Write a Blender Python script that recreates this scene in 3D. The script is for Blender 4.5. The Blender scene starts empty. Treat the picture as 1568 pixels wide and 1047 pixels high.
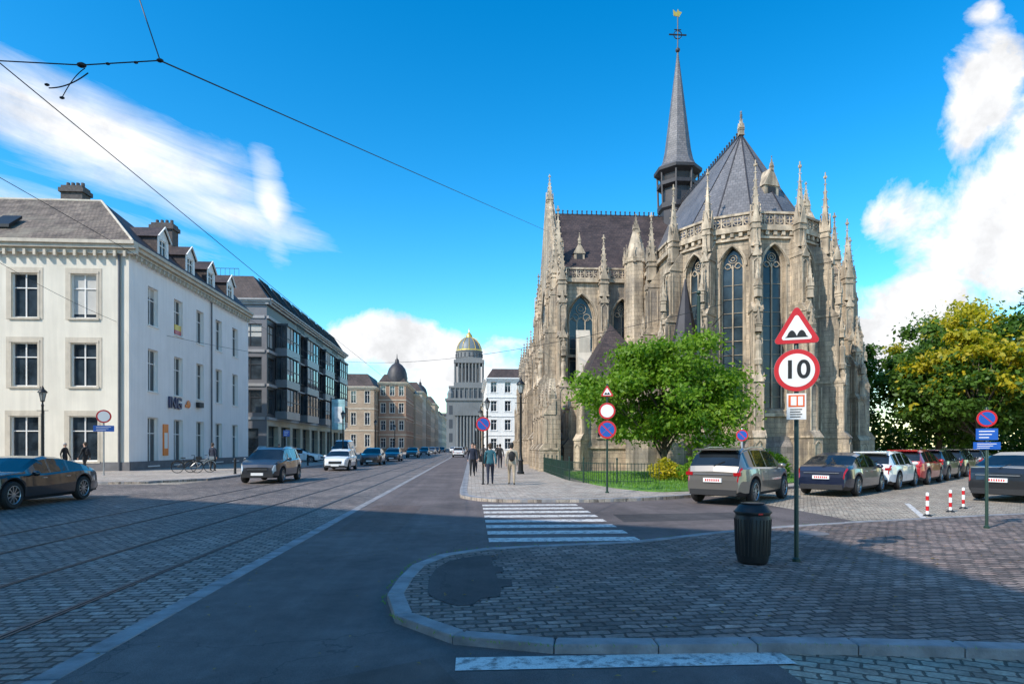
import bpy, bmesh, math, random
import numpy as np
from mathutils import Matrix, Vector
random.seed(7)
scene=bpy.context.scene
COL=scene.collection
EYE=1.65; TH=math.radians(3.695)
R=math.radians
# ------------------------------------------------------------ materials
MATS={}
def base(name):
    m=bpy.data.materials.new(name); m.use_nodes=True
    nt=m.node_tree; return m,nt,nt.nodes['Principled BSDF']
def N(nt,t,**k):
    n=nt.nodes.new(t)
    for a,b in k.items():
        if a.startswith('i_'): n.inputs[a[2:].replace('_',' ')].default_value=b
        else: setattr(n,a,b)
    return n
def mth(nt,op,a,b=None,c=None,clamp=False):
    n=nt.nodes.new('ShaderNodeMath'); n.operation=op; n.use_clamp=clamp
    for i,x in enumerate((a,b,c)):
        if x is None: continue
        if isinstance(x,(int,float)): n.inputs[i].default_value=x
        else: nt.links.new(x,n.inputs[i])
    return n.outputs[0]
def mixc(nt,mode,f,a,b):
    n=nt.nodes.new('ShaderNodeMix'); n.data_type='RGBA'; n.blend_type=mode
    for idx,x in ((0,f),(6,a),(7,b)):
        if isinstance(x,(int,float)): n.inputs[idx].default_value=x
        elif isinstance(x,tuple): n.inputs[idx].default_value=(*x[:3],1)
        else: nt.links.new(x,n.inputs[idx])
    return n.outputs[2]
def noise(nt,vec,scale,detail=4,rough=.55,dist=0):
    n=N(nt,'ShaderNodeTexNoise'); n.inputs['Scale'].default_value=scale; n.inputs['Detail'].default_value=detail
    n.inputs['Roughness'].default_value=rough; n.inputs['Distortion'].default_value=dist
    if vec is not None: nt.links.new(vec,n.inputs['Vector'])
    return n
def ramp(nt,fac,pts):
    n=nt.nodes.new('ShaderNodeMapRange'); n.clamp=True
    n.inputs[1].default_value=pts[0]; n.inputs[2].default_value=pts[1]; n.inputs[3].default_value=pts[2]; n.inputs[4].default_value=pts[3]
    nt.links.new(fac,n.inputs[0]); return n.outputs[0]
def simple(name,c,rough=.6,metal=0,var=.15,scale=2.,bump=0,bscale=20,coat=0,spec=.5,streak=0):
    if name in MATS: return MATS[name]
    m,nt,b=base(name)
    tc=N(nt,'ShaderNodeTexCoord').outputs['Object']
    n=noise(nt,tc,scale,5)
    f=ramp(nt,n.outputs['Fac'],(.3,.7,1-var,1+var))
    col=mixc(nt,'MULTIPLY',1.0,tuple(c),f)
    if streak:
        mp=N(nt,'ShaderNodeMapping'); mp.inputs['Scale'].default_value=(2.2,2.2,.16); nt.links.new(tc,mp.inputs[0])
        s=noise(nt,mp.outputs[0],1.2,5,.6); fs=ramp(nt,s.outputs['Fac'],(.38,.62,1-streak,1.0))
        col=mixc(nt,'MULTIPLY',1.0,col,fs)
    nt.links.new(col,b.inputs['Base Color'])
    b.inputs['Roughness'].default_value=rough; b.inputs['Metallic'].default_value=metal
    b.inputs['Specular IOR Level'].default_value=spec
    if coat: b.inputs['Coat Weight'].default_value=coat; b.inputs['Coat Roughness'].default_value=.04
    if bump:
        n2=noise(nt,tc,bscale,4); bp=N(nt,'ShaderNodeBump'); bp.inputs['Strength'].default_value=bump; bp.inputs['Distance'].default_value=.02
        nt.links.new(n2.outputs['Fac'],bp.inputs['Height']); nt.links.new(bp.outputs[0],b.inputs['Normal'])
    MATS[name]=m; return m
def brick(name,c1,c2,mortar,bw,bh,ms=.01,wall=True,bump=.4,rough=.8,rot=0,distort=0,var=.2,vscale=.4,streak=0,stain=None,slate=False,spec=.3,bdist=.02,stat=(.50,.68,.7)):
    m,nt,b=base(name); L=nt.links.new
    tc=N(nt,'ShaderNodeTexCoord').outputs['Object']
    if wall:
        g=N(nt,'ShaderNodeNewGeometry')
        cr=N(nt,'ShaderNodeVectorMath',operation='CROSS_PRODUCT'); L(g.outputs['True Normal'],cr.inputs[0]); cr.inputs[1].default_value=(0,0,1)
        nm=N(nt,'ShaderNodeVectorMath',operation='NORMALIZE'); L(cr.outputs[0],nm.inputs[0])
        dt=N(nt,'ShaderNodeVectorMath',operation='DOT_PRODUCT'); L(nm.outputs[0],dt.inputs[0]); L(tc,dt.inputs[1])
        sp=N(nt,'ShaderNodeSeparateXYZ'); L(tc,sp.inputs[0])
        cb=N(nt,'ShaderNodeCombineXYZ'); L(dt.outputs['Value'],cb.inputs[0]); L(sp.outputs[2],cb.inputs[1]); vec=cb.outputs[0]
    else:
        mp=N(nt,'ShaderNodeMapping'); mp.inputs['Rotation'].default_value=(0,0,rot); L(tc,mp.inputs[0]); vec=mp.outputs[0]
        for sc_,am in ((1.7,distort),(8.,distort*.5),(26.,distort*.2)):
            nz=noise(nt,tc,sc_,3); sb=N(nt,'ShaderNodeVectorMath',operation='SUBTRACT'); L(nz.outputs['Color'],sb.inputs[0]); sb.inputs[1].default_value=(.5,.5,.5)
            sc=N(nt,'ShaderNodeVectorMath',operation='SCALE'); L(sb.outputs[0],sc.inputs[0]); sc.inputs['Scale'].default_value=am
            ad=N(nt,'ShaderNodeVectorMath',operation='ADD'); L(vec,ad.inputs[0]); L(sc.outputs[0],ad.inputs[1]); vec=ad.outputs[0]
    bt=N(nt,'ShaderNodeTexBrick'); L(vec,bt.inputs['Vector'])
    bt.inputs['Color1'].default_value=(*c1,1); bt.inputs['Color2'].default_value=(*c2,1); bt.inputs['Mortar'].default_value=(*mortar,1)
    bt.inputs['Scale'].default_value=1; bt.inputs['Brick Width'].default_value=bw; bt.inputs['Row Height'].default_value=bh
    bt.inputs['Mortar Size'].default_value=ms; bt.inputs['Mortar Smooth'].default_value=.4
    n=noise(nt,tc,vscale,6,.6); f=ramp(nt,n.outputs['Fac'],(.3,.7,1-var,1+var))
    col=mixc(nt,'MULTIPLY',1.,bt.outputs['Color'],f)
    n3=noise(nt,tc,14 if wall else 32,4); f3=ramp(nt,n3.outputs['Fac'],(.3,.7,.82 if wall else .72,1.18 if wall else 1.25)); col=mixc(nt,'MULTIPLY',1.,col,f3)
    if not wall:
        n5=noise(nt,tc,5.5,3); f5=ramp(nt,n5.outputs['Fac'],(.35,.65,.78,1.15)); col=mixc(nt,'MULTIPLY',1.,col,f5)
        n6=noise(nt,tc,3.1,2); f6=ramp(nt,n6.outputs['Fac'],(.45,.62,0,.35)); col=mixc(nt,'MULTIPLY',f6,col,(1.0,.80,.72))
    if stain:
        n4=noise(nt,tc,.35,6,.65); f4=ramp(nt,n4.outputs['Fac'],(stat[0],stat[1],0,stat[2])); col=mixc(nt,'MIX',f4,col,stain)
    if streak:
        mp2=N(nt,'ShaderNodeMapping'); mp2.inputs['Scale'].default_value=(1.8,1.8,.15); L(tc,mp2.inputs[0])
        s=noise(nt,mp2.outputs[0],1.5,5,.6); fs=ramp(nt,s.outputs['Fac'],(.4,.62,1-streak,1.)); col=mixc(nt,'MULTIPLY',1.,col,fs)
    L(col,b.inputs['Base Color']); b.inputs['Roughness'].default_value=rough; b.inputs['Specular IOR Level'].default_value=spec
    inv=mth(nt,'SUBTRACT',1.,bt.outputs['Fac']); h=mth(nt,'MULTIPLY_ADD',n3.outputs['Fac'],.5,inv)
    bp=N(nt,'ShaderNodeBump'); bp.inputs['Strength'].default_value=bump; bp.inputs['Distance'].default_value=bdist
    L(h,bp.inputs['Height']); L(bp.outputs[0],b.inputs['Normal'])
    MATS[name]=m; return m
def asphalt(name,c,fine=220,var=.18):
    m,nt,b=base(name); L=nt.links.new
    tc=N(nt,'ShaderNodeTexCoord').outputs['Object']
    a=noise(nt,tc,fine,2); c1=noise(nt,tc,.5,6,.6); c2=noise(nt,tc,4,4)
    f1=ramp(nt,a.outputs['Fac'],(.35,.65,.55,1.5)); f2=ramp(nt,c1.outputs['Fac'],(.3,.7,1-var,1+var)); f3=ramp(nt,c2.outputs['Fac'],(.3,.7,.9,1.1))
    col=mixc(nt,'MULTIPLY',1.,tuple(c),f1); col=mixc(nt,'MULTIPLY',1.,col,f2); col=mixc(nt,'MULTIPLY',1.,col,f3)
    # long wheel-polished streaks along the street
    mp=N(nt,'ShaderNodeMapping'); mp.inputs['Scale'].default_value=(1.6,.07,1); L(tc,mp.inputs[0]); s=noise(nt,mp.outputs[0],1.2,4,.6); fs=ramp(nt,s.outputs['Fac'],(.35,.65,.86,1.14)); col=mixc(nt,'MULTIPLY',1.,col,fs)
    sp=noise(nt,tc,1.1,5,.7); fsp=ramp(nt,sp.outputs['Fac'],(.62,.70,0,.45)); col=mixc(nt,'MIX',fsp,col,(.055,.05,.05))
    vo=N(nt,'ShaderNodeTexVoronoi',feature='DISTANCE_TO_EDGE'); vo.inputs['Scale'].default_value=.28
    nz=noise(nt,tc,1.4,4); ad=N(nt,'ShaderNodeVectorMath',operation='ADD'); L(tc,ad.inputs[0]); L(nz.outputs['Color'],ad.inputs[1]); L(ad.outputs[0],vo.inputs['Vector'])
    cr=ramp(nt,vo.outputs['Distance'],(0,.004,.6,1.)); col=mixc(nt,'MULTIPLY',1.,col,cr)
    L(col,b.inputs['Base Color']); b.inputs['Roughness'].default_value=.8; b.inputs['Specular IOR Level'].default_value=.3
    bp=N(nt,'ShaderNodeBump'); bp.inputs['Strength'].default_value=.4; bp.inputs['Distance'].default_value=.006
    L(a.outputs['Fac'],bp.inputs['Height']); L(bp.outputs[0],b.inputs['Normal'])
    MATS[name]=m; return m
def leafmat(name,c1,c2,trans=.35):
    m,nt,b=base(name); L=nt.links.new
    tc=N(nt,'ShaderNodeTexCoord').outputs['Object']
    n=noise(nt,tc,.7,3); n2=noise(nt,tc,9,2); s=mth(nt,'MULTIPLY_ADD',n2.outputs['Fac'],.5,mth(nt,'MULTIPLY',n.outputs['Fac'],.5))
    f=ramp(nt,s,(.36,.64,0,1)); col=mixc(nt,'MIX',f,tuple(c1),tuple(c2))
    L(col,b.inputs['Base Color']); b.inputs['Roughness'].default_value=.5; b.inputs['Specular IOR Level'].default_value=.3
    t=N(nt,'ShaderNodeBsdfTranslucent'); c=mixc(nt,'MULTIPLY',1.,col,(1.3,1.5,.6)); L(c,t.inputs[0])
    mx=N(nt,'ShaderNodeMixShader'); mx.inputs[0].default_value=trans; L(b.outputs[0],mx.inputs[1]); L(t.outputs[0],mx.inputs[2])
    L(mx.outputs[0],nt.nodes['Material Output'].inputs[0]); MATS[name]=m; return m
def glassmat(name,c=(.025,.035,.045),rough=.06,spec=.9):
    m,nt,b=base(name)
    tc=N(nt,'ShaderNodeTexCoord').outputs['Object']; n=noise(nt,tc,.9,3)
    f=ramp(nt,n.outputs['Fac'],(.35,.65,.5,1.6)); nt.links.new(mixc(nt,'MULTIPLY',1.,c,f),b.inputs['Base Color'])
    b.inputs['Roughness'].default_value=rough; b.inputs['Specular IOR Level'].default_value=spec
    bp=N(nt,'ShaderNodeBump'); bp.inputs['Strength'].default_value=.08; bp.inputs['Distance'].default_value=.1
    nt.links.new(n.outputs['Fac'],bp.inputs['Height']); nt.links.new(bp.outputs[0],b.inputs['Normal'])
    MATS[name]=m; return m

STONE=brick('church_stone',(.60,.475,.335),(.45,.365,.27),(.26,.21,.16),.62,.30,.012,bump=.6,var=.25,vscale=.5,streak=.42,stain=(.20,.175,.155),stat=(.48,.64,.8))
STONE2=simple('carved_stone',(.54,.435,.315),.85,var=.4,scale=1.3,bump=.6,bscale=12,streak=.5)
STONED=brick('weathered_stone',(.30,.26,.23),(.20,.18,.165),(.11,.10,.095),.7,.32,.012,bump=.5,var=.3,streak=.45)
SLATE=brick('slate_roof',(.078,.055,.050),(.050,.037,.036),(.025,.022,.022),.28,.2,.012,bump=.3,rough=.6,var=.4,vscale=.6,spec=.3)
SLATEL=brick('slate_light',(.17,.16,.165),(.12,.115,.12),(.06,.06,.065),.28,.2,.012,bump=.3,rough=.5,var=.25,spec=.4)
SLATE_LIT=brick('sunlit_slate',(.21,.165,.13),(.12,.095,.08),(.05,.042,.036),.24,.2,.014,bump=.5,rough=.85,var=.4,vscale=.9,stain=(.25,.22,.17))  # roof slate lightened to paint sunlight on the sun-facing slopes
LEADR=simple('lead_dark',(.032,.028,.032),.55,var=.3,scale=2)
RENDER=simple('cream_render',(.74,.68,.57),.85,var=.06,scale=.6,bump=.1,bscale=30,streak=.10)
RENDER_LIFT=simple('shade_lifted_render',(.90,.85,.81),.85,var=.04,scale=.6,bump=.1,bscale=30,streak=.06)  # front render again, whitened to make up for the side wall's shade
TRIM=simple('painted_trim',(.57,.50,.40),.7,var=.1,streak=.15)
TRIMW=simple('white_painted_wood',(.80,.77,.73),.5,var=.05)
BLUEST=simple('bluestone',(.24,.235,.24),.7,var=.36,scale=3.5,bump=.5,bscale=40)
BLUED=simple('bluestone_plinth',(.15,.145,.15),.7,var=.2,scale=2)
GL=glassmat('window_glass'); GLB=glassmat('church_glass',(.025,.04,.05),.2,.6)
GLM=glassmat('modern_glass',(.035,.045,.055),.05,.8)
BLIND=simple('window_blind',(.50,.48,.44),.8,var=.1)
DARK=simple('dark_interior',(.02,.02,.022),.6,var=.3)
BLACKM=simple('black_iron',(.013,.014,.015),.45,var=.2,spec=.4)
GREENM=simple('green_iron',(.015,.04,.028),.45,var=.2)
GREYM=simple('galvanised_steel',(.33,.34,.35),.4,metal=.6,var=.15)
DGREY=simple('dark_cladding',(.05,.05,.056),.5,var=.12,scale=1)
MGREY=simple('mid_cladding',(.16,.155,.165),.5,var=.1,scale=1)
BEIGE=brick('beige_stone',(.50,.43,.33),(.43,.37,.29),(.3,.27,.22),.9,.4,.008,bump=.2,var=.1)
BRICKR=brick('red_brick',(.35,.19,.12),(.26,.15,.10),(.30,.26,.2),.4,.12,.012,bump=.2,var=.2)
BRICKB=brick('brown_brick',(.37,.26,.18),(.29,.21,.145),(.32,.28,.22),.4,.12,.012,bump=.2,var=.2)
RED=simple('sign_red',(.55,.012,.018),.35,var=.05); WHITE=simple('sign_white',(.80,.78,.76),.35,var=.03)
BLUE=simple('sign_blue',(.01,.09,.40),.35,var=.05); BLK=simple('sign_black',(.01,.01,.01),.5,var=.05)
ORANGE=simple('orange_paint',(.85,.22,.02),.4,var=.05); YEL=simple('yellow_paint',(.80,.52,.03),.4,var=.05)
GOLD=simple('gold_leaf',(.80,.50,.10),.3,metal=.6,var=.1)
BARK=simple('bark',(.10,.078,.055),.9,var=.3,scale=6,bump=.8,bscale=14)
LEAF=leafmat('plane_leaf',(.085,.19,.012),(.22,.34,.03),.42)
LEAFD=leafmat('park_leaf',(.04,.095,.015),(.11,.20,.025),.33)
LEAFY=leafmat('yellow_leaf',(.22,.25,.02),(.62,.46,.02),.4)
GRASSM=leafmat('grass_blade',(.08,.20,.02),(.17,.32,.035),.3)
LAWNM=simple('lawn_soil',(.09,.20,.03),.9,var=.3,scale=3,bump=.6,bscale=60)
ASPH=asphalt('road_asphalt',(.118,.097,.092),var=.28); ASPHP=asphalt('patch_asphalt',(.060,.053,.052),160,.35); ASPHB=asphalt('repair_asphalt',(.105,.080,.072),200,.3)
COB=brick('tram_cobbles_stone',(.36,.30,.26),(.155,.135,.125),(.06,.052,.048),.21,.125,.02,wall=False,rot=0,bump=1.,distort=.11,var=.32,vscale=.35,bdist=.035,rough=.6)
COBL=brick('plaza_cobbles',(.50,.43,.335),(.29,.25,.20),(.12,.105,.085),.2,.13,.014,wall=False,rot=.5,bump=.8,distort=.09,var=.22,vscale=.3,bdist=.025,rough=.75)
PAV=brick('island_setts',(.31,.235,.20),(.125,.103,.095),(.06,.052,.047),.20,.118,.016,wall=False,rot=-.08,bump=1.,distort=.10,var=.34,vscale=.6,bdist=.028,rough=.68)
PAV2=brick('pavement_setts',(.46,.40,.335),(.34,.30,.255),(.17,.15,.13),.3,.2,.01,wall=False,rot=.0,bump=.5,distort=.02,var=.2,rough=.8)
def worn():
    m,nt,b=base('road_paint'); L=nt.links.new
    tc=N(nt,'ShaderNodeTexCoord').outputs['Object']; n=noise(nt,tc,9,8,.75); f=ramp(nt,n.outputs['Fac'],(.38,.52,.1,1))
    n2=noise(nt,tc,90,3); f2=ramp(nt,n2.outputs['Fac'],(.3,.5,.5,1)); ff=mth(nt,'MULTIPLY',f,f2)
    L(mixc(nt,'MIX',ff,(.13,.115,.11),(.68,.65,.61)),b.inputs['Base Color']); b.inputs['Roughness'].default_value=.7
    return m
PAINT=worn()
RUB=simple('tyre_rubber',(.018,.018,.019),.8,var=.15); RIM=simple('alloy_rim',(.45,.45,.47),.3,metal=.8,var=.05)
CGL=glassmat('car_glass',(.010,.013,.016),.03,.7); CPL=simple('car_plastic',(.02,.02,.022),.55,var=.1)
TAIL=simple('tail_lamp',(.35,.008,.01),.15,var=.05,coat=1); HEAD=simple('head_lamp',(.5,.53,.56),.1,var=.05,coat=1)
SKIN=simple('skin',(.55,.33,.24),.55,var=.08); 
def paint(n,c,metal=.3): return simple('paint_'+n,c,.28,metal=metal,var=.04,coat=1.)
# ------------------------------------------------------------ mesh builder
class Part:
    def __init__(s,e,mat): s.e=e; s.mat=mat; s.v=[]; s.f=[]; s.smooth=False
    def add(s,vs,fs):
        o=len(s.v); M=s.e.M
        s.v+=[tuple(M@Vector(p)) for p in vs]
        if s.e.flip: s.f+=[tuple(i+o for i in reversed(f)) for f in fs]
        else: s.f+=[tuple(i+o for i in f) for f in fs]
    def box(s,x0,x1,y0,y1,z0,z1):
        if x0>x1:x0,x1=x1,x0
        if y0>y1:y0,y1=y1,y0
        if z0>z1:z0,z1=z1,z0
        s.add([(x0,y0,z0),(x1,y0,z0),(x1,y1,z0),(x0,y1,z0),(x0,y0,z1),(x1,y0,z1),(x1,y1,z1),(x0,y1,z1)],
              [(3,2,1,0),(4,5,6,7),(0,1,5,4),(1,2,6,5),(2,3,7,6),(3,0,4,7)])
    def frust(s,p0,z0,p1,z1,cap=True):
        n=len(p0); s.add([(x,y,z0) for x,y in p0]+[(x,y,z1) for x,y in p1],
              [(i,(i+1)%n,n+(i+1)%n,n+i) for i in range(n)]+([tuple(range(n-1,-1,-1)),tuple(range(n,2*n))] if cap else []))
    def prism(s,p,z0,z1): s.frust(p,z0,p,z1)
    def cone(s,p,z0,apex):
        n=len(p); s.add([(x,y,z0) for x,y in p]+[apex],[(i,(i+1)%n,n) for i in range(n)]+[tuple(range(n-1,-1,-1))])
    def poly(s,pts): s.add(pts,[tuple(range(len(pts)))])
    def extr(s,pts,axis,a,b):
        n=len(pts)
        if axis=='y': vs=[(p[0],a,p[1]) for p in pts]+[(p[0],b,p[1]) for p in pts]
        else: vs=[(a,p[0],p[1]) for p in pts]+[(b,p[0],p[1]) for p in pts]
        s.add(vs,[(i,(i+1)%n,n+(i+1)%n,n+i) for i in range(n)]+[tuple(range(n-1,-1,-1)),tuple(range(n,2*n))])
    def lathe(s,cx,cy,prof,n=16,a0=0):
        vs=[];fs=[]
        for r,z in prof:
            for i in range(n):
                a=a0+2*math.pi*i/n; vs.append((cx+r*math.cos(a),cy+r*math.sin(a),z))
        for k in range(len(prof)-1):
            for i in range(n):
                j=(i+1)%n; fs.append((k*n+i,k*n+j,(k+1)*n+j,(k+1)*n+i))
        fs.append(tuple(range(n-1,-1,-1))); fs.append(tuple(range((len(prof)-1)*n,len(prof)*n)))
        s.add(vs,fs)
    def tube(s,pts,r,n=5,r1=None,closed=False):
        pts=[Vector(p) for p in pts]; m=len(pts); vs=[];fs=[]
        for k,p in enumerate(pts):
            if closed: d=pts[(k+1)%m]-pts[k-1]
            else: d=pts[min(k+1,m-1)]-pts[max(k-1,0)]
            d.normalize(); up=Vector((0,0,1)) if abs(d.z)<.95 else Vector((1,0,0))
            a=d.cross(up).normalized(); b=d.cross(a).normalized()
            rr=r if r1 is None else r+(r1-r)*k/max(1,m-1)
            for i in range(n):
                t=2*math.pi*(i+.5)/n; vs.append(tuple(p+a*rr*math.cos(t)+b*rr*math.sin(t)))
        for k in range(m if closed else m-1):
            k2=(k+1)%m
            for i in range(n):
                j=(i+1)%n; fs.append((k*n+i,k*n+j,k2*n+j,k2*n+i))
        if not closed: fs.append(tuple(range(n))); fs.append(tuple(range((m-1)*n,m*n)))
        s.add(vs,fs)
    def ball(s,c,rx,ry=None,rz=None,n=10,m=6):
        ry=ry or rx; rz=rz or rx; vs=[(c[0],c[1],c[2]-rz)];fs=[]
        for k in range(1,m):
            ph=-math.pi/2+math.pi*k/m
            for i in range(n):
                t=2*math.pi*i/n; vs.append((c[0]+rx*math.cos(ph)*math.cos(t),c[1]+ry*math.cos(ph)*math.sin(t),c[2]+rz*math.sin(ph)))
        vs.append((c[0],c[1],c[2]+rz))
        for i in range(n):
            fs.append((0,1+(i+1)%n,1+i)); fs.append((len(vs)-1,1+(m-2)*n+i,1+(m-2)*n+(i+1)%n))
        for k in range(m-2):
            for i in range(n): fs.append((1+k*n+i,1+k*n+(i+1)%n,1+(k+1)*n+(i+1)%n,1+(k+1)*n+i))
        s.add(vs,fs)
class Ent:
    def __init__(s,name): s.name=name; s.parts={}; s.M=Matrix.Identity(4); s.flip=False; s.extra=[]
    def setM(s,M): s.M=M; s.flip=M.to_3x3().determinant()<0
    def fr(s,ox,oy,oz,nx,ny):
        l=math.hypot(nx,ny); nx/=l; ny/=l
        s.setM(Matrix(((-ny,nx,0,ox),(nx,ny,0,oy),(0,0,1,oz),(0,0,0,1))))
    def world(s): s.setM(Matrix.Identity(4))
    def place(s,x,y,z,az,sc=1.):
        s.setM(Matrix.Translation((x,y,z))@Matrix.Rotation(-az,4,'Z')@Matrix.Scale(sc,4))
    def p(s,n,mat,smooth=False):
        if n not in s.parts: s.parts[n]=Part(s,mat); s.parts[n].smooth=smooth
        return s.parts[n]
    def done(s,single=False):
        root=bpy.data.objects.new(s.name,None); COL.objects.link(root); root.empty_display_size=.5
        for n,p in s.parts.items():
            if not p.v: continue
            me=bpy.data.meshes.new(n); me.from_pydata(p.v,[],p.f); me.materials.append(p.mat)
            if p.smooth: me.shade_smooth(); me.set_sharp_from_angle(angle=R(38))
            o=bpy.data.objects.new(n,me); COL.objects.link(o); o.parent=root
        for o in s.extra: o.parent=root
        s.root=root; return root
def single(name,mat,fn,smooth=False):
    e=Ent(name); p=e.p('m',mat); fn(p); me=bpy.data.meshes.new(name); me.from_pydata(p.v,[],p.f); me.materials.append(mat)
    if smooth: me.shade_smooth(); me.set_sharp_from_angle(angle=R(38))
    o=bpy.data.objects.new(name,me); COL.objects.link(o); return o
def text(e,name,s,size,mat,ext=.01,bold=0.):
    cu=bpy.data.curves.new(name,'FONT'); cu.body=s; cu.size=size; cu.extrude=ext; cu.align_x='CENTER'; cu.align_y='CENTER'; cu.offset=bold
    o=bpy.data.objects.new(name,cu); COL.objects.link(o); dg=bpy.context.evaluated_depsgraph_get()
    me=bpy.data.meshes.new_from_object(o.evaluated_get(dg)); bpy.data.objects.remove(o)
    me.materials.clear(); me.materials.append(mat)
    o=bpy.data.objects.new(name,me); COL.objects.link(o)
    return o
def catmull(pts,n=6):
    out=[]; P=[pts[0]]+list(pts)+[pts[-1]]
    for i in range(1,len(P)-2):
        for k in range(n):
            t=k/n; q=[]
            for d in range(len(pts[0])):
                a,b,c,e=P[i-1][d],P[i][d],P[i+1][d],P[i+2][d]
                q.append(.5*(2*b+(c-a)*t+(2*a-5*b+4*c-e)*t*t+(3*b-a-3*c+e)*t**3))
            out.append(tuple(q))
    out.append(tuple(pts[-1])); return out
def resample(pl,step):
    out=[Vector(pl[0])]; acc=0
    for a,b in zip(pl[:-1],pl[1:]):
        a=Vector(a);b=Vector(b); L=(b-a).length
        if L==0: continue
        t=step-acc
        while t<=L: out.append(a+(b-a)*t/L); t+=step
        acc=L-(t-step)
    return out
def offset(pl,d):
    out=[]
    for i,p in enumerate(pl):
        a=pl[max(i-1,0)]; b=pl[min(i+1,len(pl)-1)]; t=(b-a).normalized(); out.append(p+Vector((t.y,-t.x))*d)
    return out
def kerb(name,pl,z0,z1,w,side,mat,step=.9,gap=.01,o0=-.004):
    pts=resample(pl,step); 
    o=offset(pts,side*o0); i=offset(pts,side*w)
    def fn(p):
        for k in range(len(pts)-1):
            a=o[k].lerp(o[k+1],gap/step); b=o[k+1]; c=i[k+1]; d=i[k].lerp(i[k+1],gap/step); j=random.uniform(-.004,.004)
            ce=(a+b+c+d)/4; bv=.012
            top=[tuple(q+(ce-q).normalized()*bv*1.4) for q in (a,b,c,d)]; bot=[tuple(q) for q in (a,b,c,d)]
            p.frust(bot,z0,bot,z1-bv+j,cap=False); p.frust(bot,z1-bv+j,top,z1+j)
    return single(name,mat,fn)
# ------------------------------------------------------------ facades
def facade(e,wall,x0,x1,z0,z1,wins,dep=.22,glass='glass',gm=None,frm='frames',fm=None,trim=None,tm=None,sill=True,bars=1,tran=.33,blind=0.,open_cap=False):
    gm=gm or GL; fm=fm or TRIMW
    xs=sorted({x0,x1,*[w[0] for w in wins],*[w[1] for w in wins]}); zs=sorted({z0,z1,*[w[2] for w in wins],*[w[3] for w in wins]})
    for i in range(len(xs)-1):
        for j in range(len(zs)-1):
            mx=(xs[i]+xs[i+1])/2; mz=(zs[j]+zs[j+1])/2
            if any(w[0]<mx<w[1] and w[2]<mz<w[3] for w in wins): continue
            wall.poly([(xs[i],0,zs[j]),(xs[i],0,zs[j+1]),(xs[i+1],0,zs[j+1]),(xs[i+1],0,zs[j])])
    G=e.p(glass,gm); F=e.p(frm,fm)
    for a,b,c,d in wins:
        wall.poly([(a,0,c),(a,-dep,c),(a,-dep,d),(a,0,d)]); wall.poly([(b,0,c),(b,-dep,c),(b,-dep,d),(b,0,d)])
        wall.poly([(a,0,d),(a,-dep,d),(b,-dep,d),(b,0,d)]); wall.poly([(a,0,c),(a,-dep,c),(b,-dep,c),(b,0,c)])
        G.poly([(a,-dep,c),(a,-dep,d),(b,-dep,d),(b,-dep,c)])
        t=.075 if (b-a)<3 else .09; y0=-dep+.005; y1=-dep+.07
        F.box(a,a+t,y0,y1,c,d); F.box(b-t,b,y0,y1,c,d); F.box(a+t,b-t,y0,y1,d-t,d); F.box(a+t,b-t,y0,y1,c,c+t)
        for k in range(bars):
            x=a+(b-a)*(k+1)/(bars+1); F.box(x-t*.45,x+t*.45,y0,y1-.003,c+t,d-t)
        if tran: zt=d-(d-c)*tran; F.box(a+t,b-t,y0,y1+.004,zt-t*.4,zt+t*.4)
        if blind and c>4 and random.random()<blind:
            Bp=e.p('blinds',BLIND); hh=(d-c)*random.choice([.25,.4,.55,.9]); Bp.box(a+t,b-t,-dep+.002,-dep+.012,d-hh,d-t)
        if trim is not None:
            w=.14; trim.box(a-w,a,-.01,.035,c,d); trim.box(b,b+w,-.01,.035,c,d); trim.box(a-w,b+w,-.01,.05,d,d+w)
            trim.box(a-w-.03,b+w+.03,-.01,.09,c-.12,c)
        elif sill: F.box(a-.08,b+.08,-.01,.08,c-.08,c-.001)
def grid(x0,x1,n,w,rows):
    out=[]; s=(x1-x0)/n
    for i in range(n):
        c=x0+s*(i+.5)
        for a,b in rows: out.append((c-w/2,c+w/2,a,b))
    return out
def arch(w,zs,n=6,k=1.0):
    r=w*k; cx=r-w/2; th=math.acos(cx/r)
    right=[(-cx+r*math.cos(th*t/n), zs+r*math.sin(th*t/n)) for t in range(n+1)]
    left=[(-x,z) for x,z in right]
    return left+right[::-1][1:]
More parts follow.
